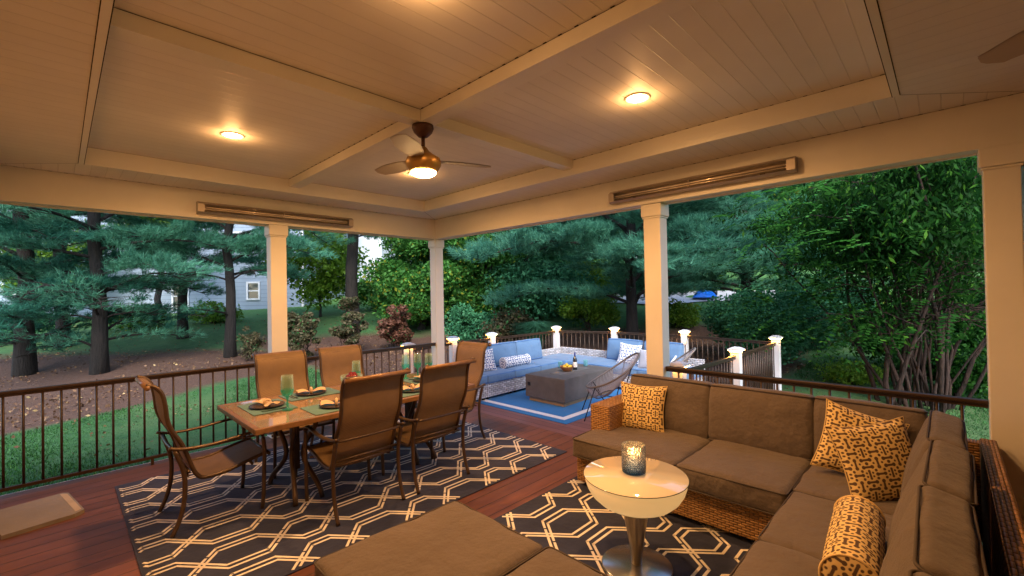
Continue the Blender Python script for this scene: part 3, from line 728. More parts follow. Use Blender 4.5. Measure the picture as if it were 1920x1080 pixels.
CG, nt_, p = newmat("blue_clear_glass"); b = NB(nt_); g = b.n("ShaderNodeSeparateXYZ"); b.l(b.obj(), g.inputs[0])
cc = b.mix(b.ramp(g.outputs[2], .015, .11), (.03, .16, .42), (.93, .93, .93)); b.l(cc, p.inputs['Base Color']); p.inputs['Transmission Weight'].default_value = .85
p.inputs['Roughness'].default_value = .12; p.inputs['IOR'].default_value = 1.3
vo = b.n("ShaderNodeTexVoronoi", feature='DISTANCE_TO_EDGE'); b.l(b.obj(), vo.inputs['Vector']); vo.inputs['Scale'].default_value = 95
b.l(b.bump(b.ramp(vo.outputs[0], 0, .25), 1, .006), p.inputs['Normal'])
m = MB(); m.lathe([(.0, 0), (.062, 0), (.070, .006), (.0715, .03), (.0715, .165), (.069, .168), (.0665, .165), (.0665, .014), (.0, .012)], n=48, cap=False); m.build('glass_cup', CG, cv)
WAX = emis("candle_wax", (.9, .62, .32), .55)
m = MB(); m.lathe([(.0, .014), (.036, .014), (.036, .10), (.030, .104), (.0, .10)], n=28, cap=False); m.build('candle', WAX, cv)
m = MB(); m.lathe([(.001, .108), (.006, .116), (.0075, .124), (.004, .138), (.0005, .148)], n=12, cap=False); m.build('flame', emis("flame", (1, .62, .2), 25), cv)
lamp('flame_light', (0, 0, .13), .5, cv, .01); lamp('bowl_light', (0, 0, .30), .0, tb)

# ------------------------------------------------------------------ dining set
TT, nt_, p = newmat("table_tile_top"); b = NB(nt_); f = b.noise(b.obj(), 9, 5); f2 = b.noise(b.obj(), 70, 3)
b.l(b.mix(b.ramp(b.m('ADD', b.m('MULTIPLY', f, .6), b.m('MULTIPLY', f2, .4)), .35, .65), (.27, .175, .115), (.40, .28, .19)), p.inputs['Base Color'])
p.inputs['Roughness'].default_value = .08; p.inputs['Coat Weight'].default_value = .8
FRT = plain("table_edge_wood", (.21, .115, .055), .35, .1, .2, 20)
dt = empty('dining_table', (1.95, 3.97, 0), 0, 'long brown glossy dining table laid for six on the navy rug', 'dining table')
m = MB(); m.box(-.965, .965, -.495, .495, .722, .7285); m.build('table_top', TT, dt)
m = MB(); e = 1.004
for a_ in ((-e, e, -.532, -.4955), (-e, e, .4955, .532), (-e, -.9655, -.495, .495), (.9655, e, -.495, .495)): m.box(*a_, .692, .731, 0, .006)
m.box(-.96, .96, -.49, .49, .70, .7215); m.build('table_rim', FRT, dt)
for px_ in (-.56, .56):
    m = MB(); m.box(px_-.05, px_+.05, -.28, .28, .66, .699); m.box(px_-.03, px_+.03, -.03, .03, .20, .66); m.build('pedestal', BRONZE, dt)
    for sx in (-1, 1):
        for sy in (-1, 1):
            m = MB(); pts = []
            for i in range(11):
                t = i/10; w2 = .5+.5*math.cos(t*math.pi*2); pts.append((px_+sx*(.045+.085*w2*(.7 if t > .5 else .5)), sy*(.06+.24*w2*(1.0 if t > .5 else .8)), .66-.645*t))
            m.tube(pts, .021, 8); m.build('leg', BRONZE_L, dt)
PROF = [(-.130, 1.040), (-.128, 1.066), (-.095, 1.060), (-.065, 1.035), (-.040, .99), (-.025, .908), (-.014, .807), (.015, .722), (.065, .628), (.103, .518), (.128, .44), (.155, .385), (.20, .356), (.33, .360), (.45, .392), (.60, .425), (.625, .412)]
def smooth(pts, n=3):
    out = []
    for i in range(len(pts)-1):
        p0, p1, p2, p3 = pts[max(0, i-1)], pts[i], pts[i+1], pts[min(len(pts)-1, i+2)]
        for k in range(n):
            t = k/n; out.append(tuple(.5*((2*p1[j])+(-p0[j]+p2[j])*t+(2*p0[j]-5*p1[j]+4*p2[j]-p3[j])*t*t+(-p0[j]+3*p1[j]-3*p2[j]+p3[j])*t**3) for j in range(len(p1))))
    out.append(pts[-1]); return out
SP = smooth(PROF, 3)
def make_chair():
    r = empty('dining_chair', (0, 0, 0), 0, 'x', 'dining chair', 'sling dining chairs round the table')
    hw = .232
    m = MB(); vs = []; nn = len(SP); nw = 8
    for i, (f, z) in enumerate(SP):
        for j in range(nw+1):
            y = (2*j/nw-1)*hw; s = (1-(y/hw)**2); f1 = SP[min(nn-1, i+1)]; f0 = SP[max(0, i-1)]; tx, tz = f1[0]-f0[0], f1[1]-f0[1]; L = math.hypot(tx, tz)
            nx_, nz_ = -tz/L, tx/L; sag = -.012*s
            if 9 < i < nn-3: vs.append((f+nx_*sag, y, z+nz_*sag))
            else: vs.append((f, y, z))
    fs = [(i*(nw+1)+j, i*(nw+1)+j+1, (i+1)*(nw+1)+j+1, (i+1)*(nw+1)+j) for i in range(nn-1) for j in range(nw)]
    m.add(vs, fs, 0, True)
    vs2 = [(x+.004 if k < 25*(nw+1) else x, y, z-.004) for k, (x, y, z) in enumerate(vs)]; m.add(vs2, [f[::-1] for f in fs], 0, True)
    m.build('sling', SLING, r)
    for s in (-1, 1):
        m = MB(); m.tube([(f, s*.243, z) for f, z in SP[3:]], .0145, 8); m.build('side_rail', BRONZE_L, r)
    m = MB(); m.tube([(-.122, -.262, 1.052), (-.122, .262, 1.052)], .017, 10); m.build('top_bar', FRT, r)
    for q_, r2 in (((.625, .414), .014), ((.10, .43), .011), ((.10, .395), .009), ((.50, .375), .010)):
        hw2 = .27 if r2 < .012 and q_[1] != .395 else .243; m = MB(); m.tube([(q_[0], -hw2, q_[1]), (q_[0], hw2, q_[1])], r2, 8); m.build('cross_bar', BRONZE_L, r)
    m = MB(); m.tube([(.02, -.268, .60), (.015, -.2, .597), (.01, 0, .596), (.015, .2, .597), (.02, .268, .60)], .011, 8); m.build('cross_bar', BRONZE_L, r)
    for s in (-1, 1):
        m = MB(); m.tube(smooth([(0, s*.268, 0.011), (.04, s*.268, .10), (.07, s*.268, .22), (.077, s*.268, .37), (.06, s*.268, .48), (.02, s*.268, .60)], 3), .0155, 8); m.build('leg', BRONZE_L, r)
        m = MB(); m.tube(smooth([(.565, s*.27, 0.011), (.575, s*.27, .12), (.58, s*.27, .30), (.585, s*.27, .46), (.575, s*.27, .56)], 3), .0155, 8); m.build('leg', BRONZE_L, r)
        m = MB(); m.tube(smooth([(-.012, s*.27, .622), (.06, s*.272, .602), (.15, s*.278, .594), (.26, s*.282, .595), (.38, s*.282, .607), (.48, s*.278, .617), (.54, s*.274, .61), (.575, s*.27, .57)], 3), .019, 8, flat=.6); m.build('arm', BRONZE_L, r)
    return r
ch0 = make_chair()
CHS = [(.535, 4.11, 0, 'sling chair alone at the left head of the table, seen from the side'),
       (1.655, 3.135, 90, 'nearest sling chair with its back to us, left of the near pair'),
       (2.33, 3.135, 90, 'right sling chair of the near pair, back to us'),
       (1.63, 4.95, -90, 'far side sling chair in front of the first column'),
       (2.27, 4.95, -90, 'far side sling chair between the two columns, behind the table centre'),
       (3.36, 4.03, 180, 'sling chair at the far right head of the table beside the blue sofa')]
for i, (x, y, a_, l) in enumerate(CHS):
    o = ch0 if i == 0 else copy_tree(ch0)
    o.location = (x, y, 0); o.rotation_euler = (0, 0, R_(a_)); o['label'] = l

TEAL = fabric("teal_mat", (.10, .22, .215), .7, 300, .08, .1); PLATE = plain("dark_plate", (.05, .035, .035), .25); NAP = fabric("cream_napkin", (.66, .50, .34), .9, 400, .05, .3)
RINGM = plain("napkin_ring", (.45, .26, .12), .35, .5); CUT = plain("dark_cutlery", (.05, .05, .05), .25, .9)
def clear(name, tint, k=.14):
    m, nt, p = newmat(name); b = NB(nt); t = b.n("ShaderNodeBsdfTransparent"); t.inputs[0].default_value = (*tint, 1)
    p.inputs['Base Color'].default_value = (*[c*.8 for c in tint], 1); p.inputs['Roughness'].default_value = .03; p.inputs['Specular IOR Level'].default_value = 1
    lw = b.n("ShaderNodeLayerWeight"); lw.inputs[0].default_value = .35
    mx = b.n("ShaderNodeMixShader"); b.l(b.m('MINIMUM', b.m('ADD', b.m('MULTIPLY', lw.outputs['Facing'], .55), k), 1.0), mx.inputs[0])
    b.l(t.outputs[0], mx.inputs[1]); b.l(p.outputs[0], mx.inputs[2]); b.l(mx.outputs[0], nt.nodes["Material Output"].inputs[0]); return m
TG = clear("teal_glass", (.22, .80, .72), .20); CLG = clear("pale_glass", (.80, .95, .91), .06)
def setting(x, y, rz, where, num):
    z = .7315
    m = MB(); m.box(-.235, .235, -.165, .165, 0, .0025); o = m.build('placemat', TEAL, None, (x, y, z), (0, 0, rz)); tag(o, 'teal placemat '+where, 'placemat', 'teal placemats on the dining table')
    m = MB(); m.lathe([(.0, 0), (.085, 0), (.095, .004), (.132, .014), (.135, .016), (.131, .017), (.09, .008), (.0, .006)], n=40, cap=False)
    o = m.build('plate', PLATE, None, (x, y, z+.003), None); tag(o, 'dark round plate '+where, 'plate', 'dark plates on the dining table')
    m = MB()
    r_ = random.Random(num)
    for s in (-1, 1):
        ph = r_.random()*3
        def nf(u, v, s=s, ph=ph):
            L = .015+.105*u; sp = .018+.062*u**.8; y_ = (v-.5)*2*sp; fold = .016*math.sin(v*12.5+ph)*u**.5
            return (s*L, y_*(1-.15*u*abs(v-.5)), .022+.028*math.sin(min(1, u*1.1)*math.pi*.75)*(1-.55*(2*v-1)**2)+fold*.5)
        m.grid(nf, 10, 22)
    m.tube([(.02*math.cos(t)*0, .026*math.cos(t), .034+.022*math.sin(t)) for t in [2*math.pi*k/14 for k in range(14)]], .011, 8, closed=True)
    o = m.build('napkin', NAP, None, (x, y, z+.002), (0, 0, rz+r_.uniform(-.5, .3))); tag(o, 'knotted cream napkin on the plate '+where, 'napkin', 'cream napkins on the plates')
    m = MB()
    m.box(.155, .163, -.09, .05, .003, .005); m.box(.149, .169, .05, .10, .003, .005); m.box(.18, .187, -.09, .09, .003, .005)
    o = m.build('cutlery', CUT, None, (x, y, z), (0, 0, rz)); tag(o, 'dark fork and knife '+where, 'cutlery', 'cutlery on the placemats')
setting(1.22, 4.10, R_(-90), 'at the left head of the table', 1); setting(1.62, 3.665, 0, 'before the nearest sling chair', 2)
setting(1.66, 4.30, R_(180), 'before the far chair by the first column', 3); setting(2.36, 3.665, 0, 'before the right chair of the near pair', 4)
setting(2.30, 4.30, R_(180), 'before the far chair between the columns', 5); setting(2.72, 3.98, R_(90), 'at the far right head of the table', 6)
def goblet(x, y, label, h=.26, s=1., mat2=None):
    r = empty('goblet', (x, y, .7325), 0, label, 'goblet', 'teal goblets on the dining table')
    m = MB(); m.lathe([(.0, .0), (.036*s, .0), (.037*s, .003), (.012, .012), (.0065, .03), (.011, .045), (.0065, .06), (.009, h*.32), (.014, h*.36)], n=24, cap=False); m.build('foot_and_stem', TG, r)
    m = MB(); m.lathe([(.012, h*.36), (.034*s, h*.43), (.043*s, h*.55), (.043*s, h*.60)], n=28, cap=False); m.build('bowl', TG, r)
    m = MB(); m.lathe([(.043*s, h*.60), (.041*s, h*.8), (.0385*s, h), (.0370*s, h), (.0395*s, h*.8), (.0412*s, h*.60)], n=28, cap=False); m.build('rim', CLG, r)
goblet(1.30, 3.86, 'teal stemmed goblet nearest us, beside the left head setting', .28, 1.15)
goblet(2.10, 4.28, 'tall pale glass goblet behind the red centrepiece'); goblet(2.66, 4.26, 'left goblet of the teal cluster at the right end of the table')
goblet(2.80, 4.24, 'middle goblet of the teal cluster at the right end of the table'); goblet(2.88, 4.14, 'right goblet of the teal cluster at the right end of the table')
cp = empty('centrepiece_bowl', (1.93, 4.03, .7325), 0, 'footed glass bowl filled with dark red balls in the table centre', 'bowl')
m = MB(); m.lathe([(.0, 0), (.05, 0), (.052, .006), (.014, .02), (.012, .05), (.05, .07), (.085, .10), (.10, .14), (.098, .17), (.095, .17), (.096, .14), (.08, .105), (.0, .075)], n=32, cap=False); m.build('glass_bowl', CLG, cp)
RED = plain("dark_red_gloss", (.16, .012, .010), .12, 0, .2, 10)
for i in range(14):
    m = MB(); a_ = i*2.4; rr_ = .055 if i < 7 else .03; bm = bmesh.new(); bmesh.ops.create_icosphere(bm, subdivisions=2, radius=.026)
    m.bm(bm, 0, True); m.build('ball', RED, cp, (rr_*math.cos(a_), rr_*math.sin(a_), .115+.035*(i//7)+.01*(i % 3)))

# ------------------------------------------------------------------ blue lounge on the outer deck
bs = empty('blue_sectional', (6.2, 5.6, -.15), 0, 'grey wicker corner sofa with blue cushions on the outer deck', 'sofa'); BO = Vector((6.2, 5.6, -.15))
for b_ in ((4.36, 5.02, 5.54, 6.25), (5.024, 5.684, 5.54, 6.25), (5.688, 6.384, 5.54, 6.25), (6.388, 7.05, 5.54, 6.25), (7.054, 7.93, 5.46, 6.25), (7.09, 7.93, 4.70, 5.456), (7.09, 7.93, 3.93, 4.696), (7.09, 7.93, 3.1, 3.926)):
    wbox('wicker_base', *b_, -.10, .125, bs, BO, WICKG)
    m = MB()
    for x in (b_[0]+.05, b_[1]-.05):
        for y in (b_[2]+.05, b_[3]-.05): m.box(x-.02-BO.x, x+.02-BO.x, y-.02-BO.y, y+.02-BO.y, -.139-BO.z, -.10-BO.z)
    m.build('foot', BLACK, bs)
    cushion('seat_cushion', b_[1]-b_[0]+.0, b_[3]-b_[2]+.03, .14, Vector(((b_[0]+b_[1])/2, (b_[2]+b_[3])/2-.01, .20))-BO, BLUEF, BLUEP, bs, .03)
wbox('wicker_back', 4.36, 7.98, 6.27, 6.34, -.1, .40, bs, BO, WICKG); wbox('wicker_back', 7.985, 8.05, 3.1, 6.34, -.1, .40, bs, BO, WICKG)
def bback(x, y, wd, rz, t=.16, h=.42, z=.475, tilt=.18):
    rot = Matrix.Rotation(rz, 4, 'Z') @ Matrix.Rotation(tilt, 4, 'Y')
    cushion('back_cushion', t, wd, h, Vector((x, y, z))-BO, BLUEF, BLUEP, bs, .04, (.035, .004, .008), rot.to_euler(), .005)
bback(5.26, 6.13, .66, R_(90)); bback(5.96, 6.13, .68, R_(90)); bback(6.68, 6.13, .74, R_(91)); bback(7.84, 4.58, .74, R_(-2)); bback(7.84, 3.78, .74, 0)
bolster('bolster_pillow', .62, .10, WBP, plain("white_cord", (.8, .8, .8), .8), 'white bolster with small blue pattern on the blue sofa', (5.98, 5.80, .37), (R_(10), 0, R_(-3)), None)
WC = bpy.data.materials["white_cord"]; GREYP = fabric("grey_pillow", (.33, .35, .42), .85, 300)
throw_pillow('throw_pillow', .42, .42, .14, WBP, WC, 'white and blue lattice pillow leaning on the right blue back cushion', (7.55, 4.32, .44), (R_(-20), R_(6), R_(-78)), 'lattice pillows on the blue sofa')
throw_pillow('throw_pillow', .40, .40, .13, WBP, WC, 'pale lattice pillow half hidden behind the far right sling chair', (5.28, 5.86, .46), (R_(-20), 0, R_(-10)), 'lattice pillows on the blue sofa')
throw_pillow('throw_pillow', .36, .36, .12, GREYP, WC, 'plain grey pillow beside the orange column on the blue sofa', (7.30, 3.80, .42), (R_(-20), 0, R_(-80)), None)

fp = empty('fire_table', (6.15, 4.65, -.142), 0, 'dark grey rectangular concrete fire table on the blue rug', 'fire table')
m = MB(); m.box(-.66, .66, -.36, .36, 0.001, .066); m.build('plinth', CONCB, fp)
m = MB(); m.box(-.70, .70, -.41, .41, .067, .432, 0, .006); m.build('body', CONC, fp)
m = MB(); m.box(-.42, .42, -.12, .12, .4325, .437, 0, .002); m.build('burner_lid', plain("burner_lid_grey", (.14, .13, .13), .5), fp)
m = MB(); m.box(-.703, -.70, .30, .36, .25, .31); m.build('control_knob', BLACK, fp)
bw = empty('fruit_bowl', (6.06, 4.66, .2915), 0, 'wooden bowl of yellow lemons on the fire table', 'bowl')
m = MB(); m.lathe([(.0, 0), (.05, 0), (.09, .03), (.115, .08), (.118, .09), (.112, .088), (.085, .035), (.0, .02)], n=36, cap=False); m.build('wooden_bowl', plain("bowl_wood", (.25, .10, .035), .4), bw)
LEM = plain("lemon_skin", (.75, .48, .03), .45, 0, .1, 30)
for i, (x, y, z, a_) in enumerate(((-.055, 0, .075, 0), (.05, -.03, .078, 1), (.01, .055, .08, 2), (0, -.06, .074, .6), (.0, 0, .11, 2.2), (.06, .04, .085, 1.4))):
    m = MB(); m.lathe([(.001, -.042), (.010, -.036), (.024, -.022), (.029, 0), (.024, .022), (.010, .036), (.001, .042)], n=18, cap=False); m.build('lemon', LEM, bw, (x, y, z), (R_(80), 0, a_))
bt = empty('wine_bottle', (6.27, 4.64, .2915), 0, 'dark wine bottle with white label beside the lemon bowl', 'bottle')
m = MB(); m.lathe([(.0, .0), (.036, .0), (.038, .004), (.038, .17), (.032, .2), (.016, .225), (.0135, .25), (.0135, .262)], n=28, cap=False); m.build('bottle_body', plain("bottle_glass", (.01, .014, .022), .06, 0, 0, 5, 0, 80, .8), bt)
m = MB(); m.lathe([(.0138, .225), (.0145, .26), (.0145, .30), (.0, .301)], n=20, cap=False); m.build('capsule', plain("blue_capsule", (.02, .03, .20), .3), bt)
m = MB(); m.lathe([(.0384, .05), (.0384, .14)], n=28, cap=False); m.build('paper_label', plain("label_paper", (.75, .73, .72), .7), bt)
for x, y, l in ((6.28, 4.97, 'turquoise tumbler left of the lemon bowl'), (6.70, 4.72, 'turquoise tumbler right of the wine bottle')):
    m = MB(); m.lathe([(.0, 0), (.032, 0), (.038, .02), (.040, .11), (.0385, .112), (.036, .02), (.0, .008)], n=28, cap=False)
    g_ = clear("turquoise_glass", (.40, .80, .86), .25)
    o = m.build('tumbler', g_, None, (x, y, .2915)); tag(o, l, 'glass', 'turquoise tumblers on the fire table')

CORD = plain("grey_cord", (.33, .32, .36), .6); FRB = plain("chair_rod_black", (.02, .02, .025), .4, .5); RIM = plain("cord_rim", (.17, .15, .14), .6)
def string_chair():
    r = empty('string_chair', (0, 0, 0), 0, 'x', 'lounge chair', 'string lounge chairs by the fire table')
    def rim(t):
        c = math.cos(t); x = .37*c-.03; wy = .37*math.sin(t)*(1-.12*c); z = .60-.235*c+.06*(c*c) ; return Vector((x, wy, z))
    def ring(t): return Vector((.10+.12*math.cos(t), .13*math.sin(t), .26+.05*(1-math.cos(t))))
    m = MB(); m.tube([rim(2*math.pi*k/40) for k in range(40)], .014, 8, closed=True); m.build('rim', RIM, r)
    m = MB(); m.tube([ring(2*math.pi*k/24) for k in range(24)], .007, 6, closed=True); m.build('seat_ring', FRB, r)
    m = MB(); n = 84
    for k in range(n):
        t = 2*math.pi*(k+.5)/n; a, c = rim(t), ring(t+.03); mid = (a+c)/2+Vector((0, 0, -.045)); m.tube([a, (a+mid)/2+Vector((0, 0, -.012)), mid, (c+mid)/2+Vector((0, 0, -.006)), c], .0034, 5, cap=False)
    m.build('cord_web', CORD, r)
    m = MB()
    for s in (-1, 1):
        m.tube([rim(s*.75)+Vector((0, 0, -.01)), (.40, s*.30, .008)], .008, 6); m.tube([rim(s*2.2)+Vector((0, 0, -.01)), (-.10, s*.20, .22), (-.38, s*.27, .008)], .008, 6)
        m.tube([rim(s*.75)+Vector((0, 0, -.01)), (.12, s*.13, .27), (-.10, s*.20, .22)], .007, 6)
    m.build('rod_frame', FRB, r); return r
sc = string_chair(); sc.location = (5.52, 3.46, -.141); sc.rotation_euler = (0, 0, R_(128)); sc['label'] = 'round grey string chair with black rod legs in front of the fire table'
s2 = copy_tree(sc); s2.location = (6.62, 3.12, -.145); s2.rotation_euler = (0, 0, R_(112)); s2['label'] = 'second grey string chair half hidden behind the orange column'

# ------------------------------------------------------------------ ground
gn = 260; xs = np.linspace(-60, 140, gn); XX, YY = np.meshgrid(xs, xs, indexing='ij')
# finer near the deck: warp
wv = lambda t: np.sign(t)*(np.abs(t)**1.7)
xs = 8+wv(np.linspace(-1, 1, gn))*110; ys = 10+wv(np.linspace(-1, 1, gn))*110
XX, YY = np.meshgrid(xs, ys, indexing='ij'); ZZ = gz(XX, YY)
ZZ = ZZ + .03*np.sin(XX*1.3+YY*.7)*np.sin(YY*.9) * (np.hypot(XX-8, YY-8) > 6)
vv = np.stack([XX, YY, ZZ], -1).reshape(-1, 3)
idx = np.arange(gn*gn).reshape(gn, gn); q = np.stack([idx[:-1, :-1], idx[1:, :-1], idx[1:, 1:], idx[:-1, 1:]], -1).reshape(-1, 4)
me = bpy.data.meshes.new('ground'); me.from_pydata(vv.tolist(), [], q.tolist()); me.update()
for p_ in me.polygons: p_.use_smooth = True
gm, nt_, p = newmat("ground_cover"); b = NB(nt_); o_ = b.obj(); sp = b.n("ShaderNodeSeparateXYZ"); b.l(o_, sp.inputs[0]); X_, Y_ = sp.outputs[0], sp.outputs[1]
n1 = b.noise(o_, .55, 5, .6); n2 = b.noise(o_, 6, 5, .7); n3 = b.noise(o_, 40, 4, .7)
sdep = b.m('ADD', b.m('MULTIPLY', X_, .7147), b.m('MULTIPLY', Y_, .6995)); nj = b.m('MULTIPLY', b.m('SUBTRACT', n1, .5), 3.0)
near = b.ramp(b.m('ADD', b.m('SUBTRACT', b.m('SUBTRACT', Y_, b.m('MULTIPLY', X_, .28)), 10.6), b.m('MULTIPLY', nj, .35)), -.15, .15)
far = b.ramp(b.m('ADD', b.m('SUBTRACT', 13.6, sdep), nj), -.5, .7)
bedL = b.m('MULTIPLY', near, far)
bx_ = b.m('MULTIPLY', b.ramp(b.m('SUBTRACT', X_, 4.3), 0, .3), b.ramp(b.m('ADD', b.m('SUBTRACT', Y_, 2.4), b.m('MULTIPLY', nj, .4)), 0, .3))
bedR = b.m('MULTIPLY', bx_, b.ramp(b.m('ADD', b.m('SUBTRACT', 15.5, sdep), nj), -.5, .7))
bed = b.m('MINIMUM', b.m('ADD', bedL, bedR), 1.0)
grass = b.mix(b.ramp(n2, .3, .7), (.02, .085, .022), (.05, .15, .035)); grass = b.mix(b.ramp(n1, .45, .7), grass, (.085, .15, .045)); grass = b.mix(b.ramp(sdep, 15, 24), grass, b.mix(b.ramp(n2, .3, .7), (.05, .17, .035), (.11, .25, .055)))
mulch = b.mix(b.ramp(n3, .3, .7), (.04, .019, .012), (.14, .066, .04)); mulch = b.mix(b.ramp(n2, .6, .72), mulch, (.20, .105, .055))
b.l(b.mix(bed, grass, mulch), p.inputs['Base Color']); p.inputs['Roughness'].default_value = .95
b.l(b.bump(b.m('ADD', n3, b.m('MULTIPLY', n2, 2)), .8, .03), p.inputs['Normal']); me.materials.append(gm)
gr_ = bpy.data.objects.new('ground', me); C.objects.link(gr_); struct(gr_)
def in_bed(x, y):
    s = .7147*x+.6995*y
    return ((y-.28*x > 10.6) & (s < 13.6)) | ((x > 4.3) & (y > 2.4) & (s < 15.5))
def scatter(n, s0, s1, k0, k1):
    s = s0+(s1-s0)*rng.random(n)**.8; k = (k0+(k1-k0)*rng.random(n)-960)/831.9
    x = s*(.7147+.6995*k); y = s*(.6995-.7147*k)
    keep = ~((x < 4.2) & (y < 5.85)) & ~((x > 3.9) & (x < 8.85) & (y > 1.9) & (y < 6.8)) & (x > -3)
    return x[keep], y[keep]
x, y = scatter(300000, 3.4, 13, -160, 2050); g_ = (~in_bed(x, y)) & ((np.sin(x*2.1+1)+np.sin(y*2.7+x*.9)+np.sin(x*5.3-y*3.1)*.7+rng.normal(size=len(x))*.8) > -.9); x, y = x[g_], y[g_]
n = len(x); base = np.stack([x, y, gz(x, y)-.01], 1); h = (.02+.035*rng.random(n))[:, None]; an = rng.random(n)*6.283
s_ = np.stack([np.cos(an), np.sin(an), 0*an], 1)*(.003+.0006*np.hypot(x, y))[:, None]; tip = base+np.stack([rng.normal(size=n)*.02, rng.normal(size=n)*.02, h[:, 0]], 1)
go = npmesh('lawn_grass', np.stack([base-s_, base+s_, tip], 1), 3, leafmat("grass_blade", (.018, .085, .02), (.055, .19, .04), .2)); tag(go, 'short green lawn grass beside the decks', 'grass', kind='stuff')
x, y = scatter(70000, 6, 26, -100, 2000); keep = in_bed(x, y) | (rng.random(len(x)) < .25); dr = np.sin(x*1.1+2*np.sin(y*.7))+np.sin(y*1.7-x*.6)+.9*rng.normal(size=len(x)); keep &= dr > .25; x, y = x[keep], y[keep]
c = np.stack([x, y, gz(x, y)+.02], 1); lv = leaf_polys(c, .05, .7, 1.6)
lo = npmesh('fallen_leaves', lv, 4, leafmat("dry_leaf", (.12, .055, .03), (.30, .17, .09), .1, (.45, .32, .15))); tag(lo, 'scattered dry tan leaves on mulch and lawn', 'leaves', kind='stuff')
# pale driveway on the far right, garden path on the lawn
def strip(name, pts, wd, mat, dz=.02):
    m = MB(); vs = []
    for px_, s in pts:
        a_ = W(px_, s); b2 = W(px_, s+wd); vs += [(a_.x, a_.y, gz(a_.x, a_.y)+dz), (b2.x, b2.y, gz(b2.x, b2.y)+dz)]
    m.add(vs, [(2*i, 2*i+2, 2*i+3, 2*i+1) for i in range(len(pts)-1)]); return struct(m.build(name, mat))
strip('driveway', [(1100+30*i, 19.5+.3*math.sin(i)) for i in range(16)], 3.2, plain("pale_concrete", (.42, .43, .47), .8), .06)
strip('path', [(560+14*i, 31+.5*i) for i in range(14)], .9, plain("path_tan", (.30, .22, .16), .9), .08)

# ------------------------------------------------------------------ vegetation
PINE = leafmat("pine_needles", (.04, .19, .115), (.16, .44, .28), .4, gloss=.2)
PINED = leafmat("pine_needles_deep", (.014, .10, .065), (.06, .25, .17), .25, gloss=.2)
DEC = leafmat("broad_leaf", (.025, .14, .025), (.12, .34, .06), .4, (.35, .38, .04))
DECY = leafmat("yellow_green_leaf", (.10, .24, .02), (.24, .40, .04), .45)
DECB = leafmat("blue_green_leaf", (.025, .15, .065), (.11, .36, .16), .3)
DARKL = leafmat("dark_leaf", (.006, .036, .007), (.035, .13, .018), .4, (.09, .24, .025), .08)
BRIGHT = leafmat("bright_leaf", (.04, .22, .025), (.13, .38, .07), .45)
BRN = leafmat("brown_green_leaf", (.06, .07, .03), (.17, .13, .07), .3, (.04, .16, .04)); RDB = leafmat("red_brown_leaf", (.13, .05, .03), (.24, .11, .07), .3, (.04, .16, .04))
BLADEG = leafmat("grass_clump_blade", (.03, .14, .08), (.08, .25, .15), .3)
BK1 = bark("pine_bark", (.006, .0045, .004), (.022, .016, .013)); BK2 = bark("grey_bark", (.015, .013, .012), (.05, .044, .04)); BK3 = bark("red_bark", (.012, .006, .004), (.055, .025, .016))
def rings(p0, p1, r0, r1, n=8, wob=.04, seed=0):
    rr_ = np.random.default_rng(seed); pts = []
    for i in range(n+1):
        t = i/n; q = Vector(p0).lerp(Vector(p1), t); w_ = wob*math.sin(t*math.pi)
        pts.append((q.x+w_*rr_.normal(), q.y+w_*rr_.normal(), q.z))
    return pts, [r0+(r1-r0)*i/n for i in range(n+1)]
def trunk_tube(m, base, h, r, seed, flare=1.3, lean=(0, 0)):
    pts, rs = rings((0, 0, -.15), (lean[0], lean[1], h), r, r*.35, 14, .05, seed); rs[0] *= flare; rs[1] *= 1+.35*(flare-1); m.tube(pts, rs, 12); return pts
